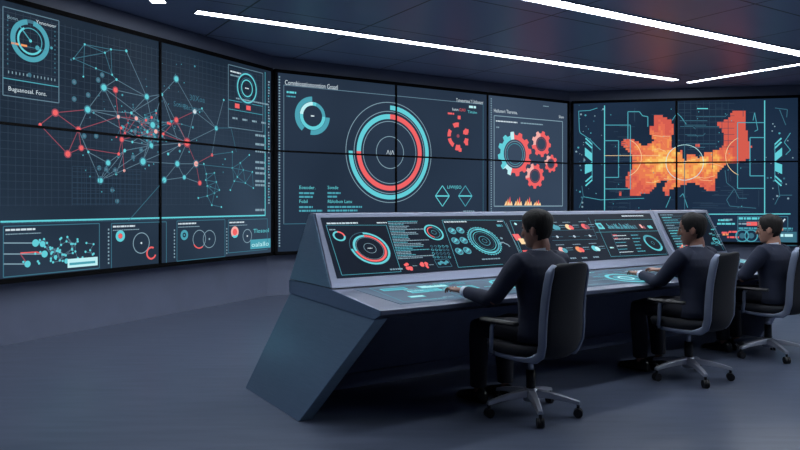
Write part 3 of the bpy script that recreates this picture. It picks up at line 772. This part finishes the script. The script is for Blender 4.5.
u = UI(plK, .006); c = k3(352, 172); u.ring(c, .146, .152, 'teal'); u.ring(c, .122, .138, 'teal_mid'); u.ring(c, .122, .138, 'teal', 40, 100, 1); u.ring(c, .122, .138, 'teal', 200, 290, 1); u.ring(c, .102, .107, 'teal'); u.ring(c, .085, .087, 'teal_dim'); u.ring(c, .048, .053, 'teal_mid'); u.ring(c, .02, .023, 'teal_mid')
for i in range(36): u.ring(c, .152, .160, 'teal_mid', i*10, i*10+4, n=1)
a = k3(340, 260); u.bars(a[0], a[1], .19, .012, 'grey_ui', rng)
u.pline([k3(420, 188), k3(438, 178), k3(450, 185), k3(462, 190), k3(472, 200)], 'grey_ui', .012); u.disc(k3(432, 160), .012, 'grey_ui'); a = k3(410, 100); u.bars(a[0], a[1], .06, .025, 'teal_mid', rng)
u.build('ring_dial', s1)
k4 = lambda x, y: plK.at(480+x/5, 200+y/5)
u = UI(plK, .006); ukl(u, k4, [(148,106),(215,106)], 'teal_mid'); ukl(u, k4, [(148,106),(215,285)], 'teal_mid'); ukl(u, k4, [(360,155),(570,150)], 'teal_dim'); ukl(u, k4, [(360,205),(585,198)], 'teal_dim'); ukl(u, k4, [(540,90),(585,195)], 'teal_dim')
a = k4(180, 205); u.rect(a[0], a[1], a[0]+.07, a[1]+.075, 'red_ui'); u.rect(a[0]+.03, a[1]-.045, a[0]+.09, a[1]+.02, 'cream_ui', 1); a = k4(222, 272); u.rect(a[0], a[1], a[0]+.06, a[1]+.04, 'red_ui'); u.disc(k4(176, 122), .014, 'ice')
for p, m1, m2 in (((372,138),'teal_mid','teal_mid'),((440,137),'cream_ui','red_ui'),((520,134),'red_ui','red_dim'),((408,252),'pink_ui','teal_mid'),((492,249),'orange_ui','red_ui'),((572,244),'teal','ice')):
    u.build('pie_chart' if p[0] != 372 else 'panel_outline', s1); u = UI(plK, .006)
    c = k4(*p); u.disc(c, .035, m1); u.disc((c[0]+.03, c[1]-.008), .028, m2, 1); u.bars(c[0]+.065, c[1]+.02, .08, .008, 'grey_ui', rng); u.bars(c[0]+.065, c[1]-.005, .07, .008, 'teal_dim', rng); u.bars(c[0]-.03, c[1]+.06, .10, .008, 'grey_ui', rng)
u.build('pie_chart', s1); u = UI(plK, .006)
for p in ((385,186),(470,184),(548,181)): u.disc(k4(*p), .014, 'white_ui'); u.line(k4(p[0]-28, p[1]), k4(p[0]+28, p[1]), 'teal_dim', .005)
for p in ((450,294),(508,292),(565,288)): a = k4(*p); u.bars(a[0], a[1], .07, .016, 'grey_ui', rng)
u.build('caption_row', s1)
k5 = lambda x, y: plK.at(540+x/4.736, 200+y/4.736)
u = UI(plK, .006); ukl(u, k5, [(258,97),(535,93)], 'teal_mid'); ukl(u, k5, [(262,155),(560,148)], 'teal_mid'); ukl(u, k5, [(335,270),(600,258)], 'teal_mid'); ukl(u, k5, [(258,97),(335,270)], 'teal_mid'); ukl(u, k5, [(545,93),(602,258)], 'teal_dim'); ukl(u, k5, [(335,160),(380,262)], 'teal_dim')
a = k5(385, 78); u.bars(a[0], a[1], .33, .014, 'white_ui', rng); a = k5(280, 140); u.rect(a[0], a[1], a[0]+.08, a[1]+.08, 'teal'); u.disc((a[0]+.04, a[1]+.04), .022, 'teal_dim', 1)
for i in range(30): a = k5(325+i*4.6, 138); u.rect(a[0], a[1], a[0]+.011, a[1]+rng.uniform(.015, .075), rng.choice(('teal_dim', 'teal_mid')))
a = k5(480, 135); u.rect(a[0], a[1], a[0]+.03, a[1]+.05, 'pink_ui'); u.rect(a[0]+.035, a[1]-.01, a[0]+.06, a[1]+.03, 'red_dim'); a = k5(510, 130); u.bars(a[0], a[1], .06, .04, 'teal', rng)
for i, yy in enumerate((172, 188, 204, 220, 236, 250)):
    a = k5(345+i*6, yy); u.bars(a[0], a[1], rng.uniform(.12, .22), .009, rng.choice(('grey_ui', 'teal_mid', 'white_ui')), rng); u.bars(a[0]+.25, a[1], rng.uniform(.06, .12), .012, 'teal_mid', rng)
    if i < 2: u.bars(a[0], a[1]+.012, .06, .008, 'red_ui', rng)
a = k5(330, 228); u.bars(a[0], a[1], .05, .016, 'ice', rng)
u.build('data_table', s1)
u = UI(plK, .006); c = k5(533, 205); u.ring(c, .082, .106, 'teal_mid'); u.ring(c, .088, .104, 'teal', 150, 330, 1); u.ring(c, .018, .021, 'teal_mid'); u.build('ring_dial', s1)
k6 = lambda x, y: plK.at(610+x/5.292, 205+y/5.292)
u = UI(plK, .006)
for i in range(14):
    yy = 55+i*14; x0 = 262+(yy-50)*.53; a = k6(x0, yy); u.bars(a[0], a[1], rng.uniform(.12, .25), .010, rng.choice(('grey_ui', 'teal', 'teal_mid')), rng); u.line((a[0], a[1]-.02), (a[0]+.33, a[1]-.02), 'teal_dim', .004)
for i in range(12): u.disc(k6(rng.uniform(365, 410), rng.uniform(212, 240)), rng.uniform(.006, .014), rng.choice(('red_ui', 'orange_ui', 'pink_ui')), i*.1)
u.build('data_table', s2)
u = UI(plK, .006)
for i in range(22):
    x, y = rng.uniform(518, 580), rng.uniform(110, 238)
    if abs(x-(520+(y-110)*.42)) < 28: a = k6(x, y); u.bars(a[0], a[1], .05, rng.choice((.008, .014)), rng.choice(('teal', 'teal_mid', 'grey_ui')), rng)
ukl(u, k6, [(505,52),(600,240)], 'teal_mid'); u.build('side_readout', s2)
u = UI(plK, .006); u.ring(k6(560, 190), .035, .045, 'teal'); u.build('ring_dial', s2)
# glowing touch surface let into the worktop
TV = (N*(NB+.05)+Z*(WZ1-WZ0)).normalized()
plT = Plane(cp(0, 0, WZ0), A, TV)
q = [(.20, .10), (3.95, .10), (3.95, .60), (.14, .60)]
b = MB(); b.prism([plT.p3(*p, -.003) for p in q], plT.n*.006, 'touch_glow'); tp = b.build('touch_panel', tK)
u = UI(plT, .005)
for a0, v0, wd, h in ((.30,.46,.20,.07),(.60,.45,.24,.08),(.45,.34,.26,.09),(.78,.33,.24,.10),(.36,.22,.12,.05),(1.32,.30,.22,.10),(1.7,.15,.22,.10)):
    u.rect(a0, v0, a0+wd, v0+h, 'teal'); u.rect(a0+.012, v0+.012, a0+wd-.012, v0+h-.012, 'teal_mid' if rng.random() < .4 else 'ice', .5)
for i in range(60):
    a0, v0 = rng.uniform(.2, 3.8), rng.uniform(.13, .58); u.bars(a0, v0, rng.uniform(.06, .25), rng.choice((.006, .012, .02)), rng.choice(('teal', 'ice', 'grey_ui', 'teal_mid')), rng, 1)
for i in range(7):
    a0 = .25+i*.52; u.frame(a0, .14, a0+.46, .57, 'teal_mid', .006)
u.build('touch_icons', tp)
for px, py, r in ((626, 279, .17), (505, 284, .12), (740, 262, .14)):
    u = UI(plT, .008); c = plT.at(px, py); u.ring(c, r*.8, r, 'teal', k=1); u.disc(c, r*.62, 'teal_mid'); u.ring(c, r*.3, r*.4, 'ice', k=1)
    u.build('touch_dial', tp)

# ------------------------------------------------------------------ office chairs
def make_chair(loc, rz, label):
    t = thing('office_chair', label, 'chair', loc, rz, 'office chairs at the console')
    kw = dict(parent=t, world=False)
    def ell(cx, cy, z, rx, ry, n=28, e=2.6):
        r = []
        for k in range(n):
            a = 2*math.pi*k/n; ca, sa = math.cos(a), math.sin(a)
            r.append(Vector((cx+rx*math.copysign(abs(ca)**(2/e), ca), cy+ry*math.copysign(abs(sa)**(2/e), sa), z)))
        return r
    b = MB(); b.loft([ell(0, .03, .405, .20, .19), ell(0, .03, .412, .235, .225), ell(0, .03, .445, .245, .235), ell(0, .03, .462, .235, .225), ell(0, .02, .468, .19, .18)], 'chair_fabric')
    b.build('seat', smooth=True, **kw)
    # backrest: S profile in side view, gently dished in plan
    prof = [(z_, y_, h_*.9) for z_, y_, h_ in [(.40, -.185, .165), (.43, -.215, .195), (.50, -.240, .215), (.58, -.245, .218), (.66, -.247, .212), (.76, -.256, .210), (.86, -.272, .208), (.93, -.286, .203), (.962, -.293, .190), (.978, -.296, .165), (.986, -.298, .12)]]
    b = MB(); rings = []; M = 12
    for z, y, hw in prof:
        fr_, bk_ = [], []
        for j in range(M+1):
            s = -1+2*j/M; yy = y-.045*(1-s*s); th = .012+.008*(1-s**4)
            fr_.append(Vector((s*hw, yy+th, z))); bk_.append(Vector((s*hw, yy-th, z)))
        rings.append(fr_+bk_[::-1])
    b.loft(rings, 'chair_fabric'); b.build('backrest', smooth=True, **kw)
    for s in (-1, 1):                        # silver side rails sweeping from the back under the seat
        pts = [(s*(hw+.006), y+.004, z) for z, y, hw in prof[::-1][1:]]
        pts = pts[:-1]+[(s*.205, -.185, .405), (s*.212, -.12, .392), (s*.216, -.02, .392), (s*.222, .07, .398), (s*.226, .13, .405)]
        b = MB(); rings = []
        P = [Vector(p) for p in pts]
        for i, p in enumerate(P):
            tg = (P[min(i+1, len(P)-1)]-P[max(i-1, 0)]).normalized(); sx = Vector((1, 0, 0)); nn = tg.cross(sx).normalized()
            wd = .026 if 1 < i < 10 else (.016 if i <= 1 else .014)
            rings.append([p+nn*a*wd+sx*c*.011 for a, c in ((-1, -.7), (-.7, -1), (.7, -1), (1, -.7), (1, .7), (.7, 1), (-.7, 1), (-1, .7))])
        b.loft(rings, 'chair_silver'); b.build('side_rail', smooth=True, **kw)
        b = MB(); b.tube([(s*.226, .12, .405), (s*.262, .11, .42), (s*.272, .10, .47), (s*.272, .095, .575), (s*.268, .085, .600)], [.012, .013, .014, .014, .016], 'chair_silver', 10)
        b.build('arm_support', smooth=True, **kw)
        b = MB(); b.loft([[Vector((s*.268+x*k, y, z)) for x, z in ((-.03, .602), (-.034, .612), (-.026, .624), (.026, .624), (.034, .612), (.03, .602))] for y, k in ((-.10, .5), (-.085, .9), (.0, 1), (.14, 1), (.175, .85), (.19, .45))], 'chair_plastic')
        b.build('armrest', smooth=True, **kw)
    b = MB(); b.tube([(0, 0, .40), (0, 0, .375), (0, 0, .345)], [.09, .085, .05], 'chair_plastic', 16); b.box((0, .0, .385), (.36, .16, .03), 'chair_plastic'); b.build('tilt_mechanism', smooth=False, **kw)
    b = MB(); b.tube([(0, 0, .35), (0, 0, .27)], .018, 'chrome', 14); b.tube([(0, 0, .28), (0, 0, .15)], .030, 'chair_plastic', 16); b.build('gas_column', smooth=True, **kw)
    b = MB(); b.tube([(0, 0, .085), (0, 0, .165)], [.05, .042], 'chrome', 18); hub = b.build('base_hub', smooth=True, **kw)
    for i in range(5):
        a = math.radians(12+72*i); d = Vector((math.cos(a), math.sin(a), 0)); p = Vector((-d.y, d.x, 0))
        b = MB(); b.loft([[d*r+p*x*wd+Z*(z+zz*hh) for x, zz in ((-1, -1), (-.7, 1), (.7, 1), (1, -1))] for r, z, wd, hh in ((.03, .135, .034, .022), (.12, .128, .028, .018), (.22, .112, .022, .014), (.305, .092, .018, .011))], 'chrome')
        b.build('base_leg', bevel=.004, **kw)
        cst = MB(); e = d*.295
        for q in (-1, 1):
            cst.tube([e+p*q*.012-p*.009+Z*.03, e+p*q*.012+p*.009+Z*.03], .029, 'chair_plastic', 16)
        cst.tube([e+Z*.035, e+Z*.088], .010, 'chair_plastic', 8); cst.build('caster', **kw)
    return t

# ------------------------------------------------------------------ seated men
def make_person(loc, rz, label, skin, hair, dz, lh, rh, yaw, pitch, lel=None, rel=None, lean=0., feet=0.):
    t = thing('person', label, 'person', loc, rz, 'seated operators'); kw = dict(parent=t, world=False)
    SZ = lambda z: z+dz*max(0, min(1, (z-.50)/.55))                       # sitting height
    SY = lambda z: -.07+(z-.5)*(.07+lean)                                 # spine leans
    def ring(z, rx, ry, n=28, e=2.3, dy=0):
        r = []
        for k in range(n):
            a = 2*math.pi*k/n; ca, sa = math.cos(a), math.sin(a)
            r.append(Vector((rx*math.copysign(abs(ca)**(2/e), ca), SY(z)+dy+ry*math.copysign(abs(sa)**(2/e), sa), SZ(z))))
        return r
    shz = SZ(.965)
    SH = {s: Vector((s*.188, SY(.965)+.0, shz+.012)) for s in (-1, 1)}
    HAND = {-1: Vector(lh), 1: Vector(rh)}
    EL = {}
    for s, e in ((-1, lel), (1, rel)):
        if e: EL[s] = Vector(e); continue
        a, h = SH[s], HAND[s]; m_ = (a+h)/2; L = (h-a).length; l = .29
        drop = math.sqrt(max(0, l*l-(L/2)**2)); ax = (h-a).normalized()
        dn = Vector((s*.55, -.15, -1)); dn = (dn-ax*dn.dot(ax)).normalized()
        EL[s] = m_+dn*drop
    # head frame
    hy = SY(1.06)+.015; hz = SZ(1.062)
    HR = Matrix.Rotation(yaw, 3, 'Z') @ Matrix.Rotation(-pitch, 3, 'X')
    HH = .240
    def hp(x, y, zt): return HR @ Vector((x*.98, y*.98, (zt-.3)*HH))+Vector((0, hy, hz+.3*HH))
    HT = [(0.0,.070,-.005,.022),(.03,.080,-.015,.036),(.09,.086,-.03,.046),(.16,.083,-.05,.054),(.22,.088,-.062,.060),(.3,.087,-.077,.066),(.4,.085,-.089,.071),(.5,.083,-.097,.0745),(.58,.091,-.101,.0765),(.7,.091,-.102,.078),(.82,.078,-.093,.072),(.9,.058,-.075,.058),(.96,.034,-.05,.038),(.995,.01,-.015,.012)]
    def hring(f, bk, w_, zt, n=28, grow=0.):
        r = []
        for k in range(n):
            a = 2*math.pi*k/n; ca, sa = math.cos(a), math.sin(a)
            y = (f+grow)*abs(ca)**.85 if ca > 0 else (bk-grow)*abs(ca)**.85
            r.append(hp((w_+grow)*math.copysign(abs(sa)**.85, sa), y, zt))
        return r
    b = MB()
    b.loft([hring(f, k, w_, zt) for zt, f, k, w_ in HT], skin)
    b.tube([hp(0, .088, .56), hp(0, .098, .47), hp(0, .107, .36), hp(0, .097, .32)], [.008, .010, .013, .010], skin, 10)       # nose
    for s in (-1, 1):
        b.ball(hp(s*.077, -.012, .45), (.010, .019, .033), skin, 10, HR @ Matrix.Rotation(s*.3, 3, 'Z'))                          # ears
        b.ball(hp(s*.034, .076, .40), (.020, .012, .022), skin, 8, HR)                                                            # cheekbones
    b.ball(hp(0, .085, .23), (.022, .010, .008), skin, 8, HR); b.ball(hp(0, .085, .195), (.02, .010, .008), skin, 8, HR)       # lips
    nb = Vector((0, SY(.98)-.01, SZ(.96)))
    b.tube([hp(0, -.015, .25), hp(0, -.025, .06), nb+Vector((0, .0, .05)), nb], [.054, .055, .06, .075], skin, 18)
    b.loft([ring(z, rx, ry) for z, rx, ry in ((.50, .13, .09), (.65, .12, .085), (.80, .13, .085), (.92, .15, .085), (.98, .10, .07))], skin)
    for s in (-1, 1):
        h = HAND[s]; e = EL[s]; wd = (h-e).normalized()
        b.tube([SH[s]-Vector((s*.06, 0, .01)), SH[s], e, h-wd*.05, h], [.05, .045, .036, .027, .025], skin, 12)
        # hand: palm and five fingers resting on the touch surface
        fw = Vector((wd.x, wd.y, 0)).normalized(); sd = Vector((fw.y, -fw.x, 0))
        wr = h; pc = h+fw*.05+Z*-.004
        pr = []
        for q, hw, hh, zz in ((-.01, .026, .019, 0), (.02, .034, .018, 0), (.055, .041, .016, .001), (.085, .040, .013, -.002), (.095, .034, .009, -.004)):
            c = wr+fw*q+Z*zz
            pr.append([c+sd*hw*math.cos(2*math.pi*k/14)+Z*hh*math.sin(2*math.pi*k/14) for k in range(14)])
        b.loft(pr, skin)
        for i, (off, L) in enumerate(((-.031, .066), (-.0105, .076), (.0105, .071), (.031, .056))):
            r0 = wr+fw*.082+sd*off*.95+Z*.0; sp = sd*off*.12
            b.tube([r0-fw*.02, r0+Z*.003, r0+fw*L*.42+sp+Z*.010, r0+fw*L*.72+sp*1.3-Z*.006, r0+fw*L*.78+sp*1.4-Z*.026], [.009, .0092, .0085, .0078, .006], skin, 10)
        ti = 1 if s < 0 else -1                                                  # thumb on the inner side
        r0 = wr+fw*.022+sd*ti*.026
        b.tube([r0-sd*ti*.012, r0+sd*ti*.012+fw*.016, r0+sd*ti*.028+fw*.042-Z*.003, r0+sd*ti*.030+fw*.066-Z*.012], [.013, .0125, .0105, .008], skin, 10)
    # legs inside the trousers
    HIP = {s: Vector((s*.088, -.06, .525)) for s in (-1, 1)}
    KN = {s: Vector((s*.115, .40, .515)) for s in (-1, 1)}
    AN = {s: Vector((s*.115, .36+feet*(1 if s < 0 else .4), .10)) for s in (-1, 1)}
    for s in (-1, 1):
        b.tube([HIP[s], KN[s]*.5+HIP[s]*.5, KN[s], AN[s], AN[s]-Z*.05], [.06, .055, .042, .03, .03], skin, 12)
    body = b.build('body', remesh=.0045, smooth_it=2, **kw)
    # face details
    for s in (-1, 1):
        b = MB(); b.ball(hp(s*.031, .0795, .50), .0095, 'eye_white', 10); ey = b.build('eye', smooth=True, **kw)
        b = MB(); b.ball(hp(s*.031, .0872, .498), .0052, 'eye_dark', 8); o = b.build('iris', smooth=True, world=False, parent=ey)
        b = MB(); b.tube([hp(s*.014, .0925, .555), hp(s*.032, .092, .575), hp(s*.05, .078, .56)], [.004, .005, .003], hair, 8); b.build('eyebrow', smooth=True, **kw)
    # hair: cap over the skull down to sideburns and nape
    b = MB(); n = 44; rows = []
    zts = [.13, .2, .27, .34, .42, .5, .58, .66, .74, .82, .88, .93, .97, 1.0, 1.02]
    def interp(zt):
        zt = min(zt, .995)
        for p, q in zip(HT, HT[1:]):
            if p[0] <= zt <= q[0]:
                k = (zt-p[0])/(q[0]-p[0]); return [p[i]+(q[i]-p[i])*k for i in (1, 2, 3)]
        return HT[-1][1:]
    def line_(a):                                             # hairline height by angle from the face, degrees
        a = abs(a)
        if a < 38: return .80
        if a < 62: return .80-(a-38)/24*.28
        if a < 80: return .42
        if a < 100: return .52
        if a < 118: return .52-(a-100)/18*.30
        return .15
    grid = []
    for zt in zts:
        f, bk_, w_ = interp(zt); row = []
        top = max(0, (zt-.55)/.45)
        for k in range(n):
            a = 2*math.pi*k/n; ca, sa = math.cos(a), math.sin(a)
            tp_ = min(1, max(0, (zt-line_(math.degrees(math.atan2(sa, ca))))/.12))
            g = .0025+tp_*(.005+.011*top) + .0035*noise.noise(Vector((ca*5, sa*5, zt*6)))
            if zt > 1.0: f2, b2, w2 = .012, -.018, .014; g = 0
            else: f2, b2, w2 = f, bk_, w_
            y = (f2+g)*abs(ca)**.85 if ca > 0 else (b2-g)*abs(ca)**.85
            zz = zt+(.035*top*top)
            row.append(hp((w2+g)*math.copysign(abs(sa)**.85, sa), y, zz))
        grid.append(row)
    vs = [p for r in grid for p in r]; fs = []
    for i in range(len(zts)-1):
        for k in range(n):
            ang = math.degrees(2*math.pi*(k+.5)/n); ang = ang-360 if ang > 180 else ang
            if (zts[i]+zts[i+1])/2 > line_(ang): fs.append((i*n+k, i*n+(k+1) % n, (i+1)*n+(k+1) % n, (i+1)*n+k))
    fs.append(tuple((len(zts)-1)*n+k for k in range(n)))
    b.mesh(vs, fs, hair); ho = b.build('hair', smooth=True, **kw)
    # jacket
    b = MB()
    b.loft([ring(z, rx, ry, dy=d) for z, rx, ry, d in ((.475, .185, .130, .01), (.52, .190, .132, .005), (.62, .172, .122, 0), (.72, .170, .118, 0), (.82, .186, .122, 0), (.90, .208, .124, -.003), (.955, .210, .112, -.006), (.995, .178, .094, -.008), (1.022, .116, .080, -.006), (1.052, .074, .068, -.002))], 'suit_navy')
    for s in (-1, 1):
        h = HAND[s]; e = EL[s]; wd = (h-e).normalized(); ud = (e-SH[s]).normalized()
        b.tube([SH[s]-Vector((s*.07, 0, -.004)), SH[s]+Vector((s*.0, 0, -.004)), SH[s]+ud*.08, SH[s]*.45+e*.55, e-ud*.03, e+wd*.03, e*.5+h*.5, h-wd*.045], [.066, .070, .068, .060, .055, .053, .047, .040], 'suit_navy', 16)
    b.build('jacket', remesh=.008, smooth_it=3, **kw)
    b = MB(); cr_ = []
    for z, r in ((1.015, .071), (1.040, .0635), (1.055, .0620)):
        cc = Vector((0, SY(z)-.004, SZ(z)))
        cr_.append([cc+Vector((r*math.cos(2*math.pi*k/24), r*1.02*math.sin(2*math.pi*k/24), .012*math.sin(2*math.pi*k/24+math.pi))) for k in range(24)])
    b.loft(cr_, 'shirt_white', cap=False); b.build('shirt_collar', smooth=True, **kw)
    def chest(x, z, d):                                     # point on the front of the jacket
        T = ((.72, .170, .118, 0), (.82, .186, .122, 0), (.90, .200, .122, -.003), (.955, .200, .110, -.006), (.99, .165, .092, -.008), (1.018, .112, .078, -.006), (1.042, .080, .068, -.002))
        for p, q in zip(T, T[1:]):
            if p[0] <= z <= q[0]:
                k = (z-p[0])/(q[0]-p[0]); rx, ry, dy = [p[i]+(q[i]-p[i])*k for i in (1, 2, 3)]; break
        return Vector((x, SY(z)+dy+ry*(1-min(.98, abs(x/rx))**2.3)**(1/2.3)+d, SZ(z)))
    zz = [.76+.28*i/9 for i in range(10)]; wv = [.006+.042*i/9 for i in range(10)]
    def strip_(x0, x1, d, m, nm):
        b = MB(); b.loft([[chest(x0(i), zz[i], d), chest((x0(i)+x1(i))/2, zz[i], d), chest(x1(i), zz[i], d), chest(x1(i), zz[i], d-.008), chest(x0(i), zz[i], d-.008)] for i in range(10)], m); return b.build(nm, smooth=False, **kw)
    strip_(lambda i: -wv[i], lambda i: wv[i], .004, 'shirt_white', 'shirt_front')
    strip_(lambda i: -.012-.010*(9-i)/9*(i > 0), lambda i: .012+.010*(9-i)/9*(i > 0), .008, 'trouser_navy', 'necktie')
    for s in (-1, 1): strip_(lambda i: s*wv[i], lambda i: s*(wv[i]+.012+.034*math.sin(math.pi*min(1, i/8.)**.8)), .009, 'suit_navy', 'lapel')
    for s in (-1, 1):
        h = HAND[s]; e = EL[s]; wd = (h-e).normalized()
        b = MB(); b.tube([h-wd*.06, h-wd*.028, h-wd*.014], [.036, .0345, .034], 'shirt_white', 18); b.build('shirt_cuff', smooth=True, **kw)
    b = MB()
    b.ball((0, -.06, .53), (.172, .135, .085), 'trouser_navy', 18)
    for s in (-1, 1):
        b.tube([HIP[s], HIP[s]*.55+KN[s]*.45, KN[s]-Vector((0, .05, 0)), KN[s]+Vector((0, .01, -.012)), KN[s]+Vector((0, .012, -.06)), KN[s]*.5+AN[s]*.5, AN[s]+Z*.0], [.088, .083, .070, .066, .063, .064, .056], 'trouser_navy', 18)
    b.build('trousers', remesh=.008, smooth_it=3, **kw)
    for s in (-1, 1):
        a = AN[s]; b = MB(); rings = []
        for y, hw, h1 in ((-.075, .018, .05), (-.065, .030, .075), (-.02, .036, .095), (.05, .041, .075), (.12, .047, .055), (.17, .042, .042), (.20, .022, .028)):
            rings.append([Vector((a.x+x*hw, a.y+y, z*h1)) for x, z in ((-.9, 0), (-1, .25), (-.9, .65), (-.5, 1), (.5, 1), (.9, .65), (1, .25), (.9, 0))])
        b.loft(rings, 'shoe_black'); b.build('shoe', smooth=True, **kw)
    return t

seats = [(1.07, -.22), (2.65, -.20), (3.95, -.10)]
cl = ['black office chair with silver side rails, nearest, behind the man at left', 'black office chair with silver side rails between the other two chairs', 'black office chair cut by the right edge of the picture']
ch = None
for ((a, n), l), sh in zip(zip(seats, cl), (-.08, 0, -.03)):
    a += sh
    p = cp(a, n, 0)
    ch = make_chair(p, RZ+.17, l) if ch is None else dup(ch, p, RZ+.17, l)
make_person(cp(seats[0][0]-.04, seats[0][1], 0), RZ+.08, 'man in a dark navy suit sitting nearest, seen from behind, left hand on the worktop', 'skin_tan', 'hair_dark', .0, (-.31, .36, .772), (.25, .40, .772), .24, .08, feet=.05)
make_person(cp(seats[1][0]+.055, seats[1][1], 0), RZ+.08, 'middle man in a dark suit sitting with both hands forward on the worktop', 'skin_tan', 'hair_dark', -.035, (-.08, .42, .772), (.30, .46, .775), .42, .08, lean=.03, feet=.03)
make_person(cp(*seats[2], 0), RZ+.1, 'man in a dark suit farthest right, in profile, reaching towards the console', 'skin_light', 'hair_brown', -.06, (-.16, .38, .765), (.16, .40, .765), .25, .06, lean=.03, feet=.0)
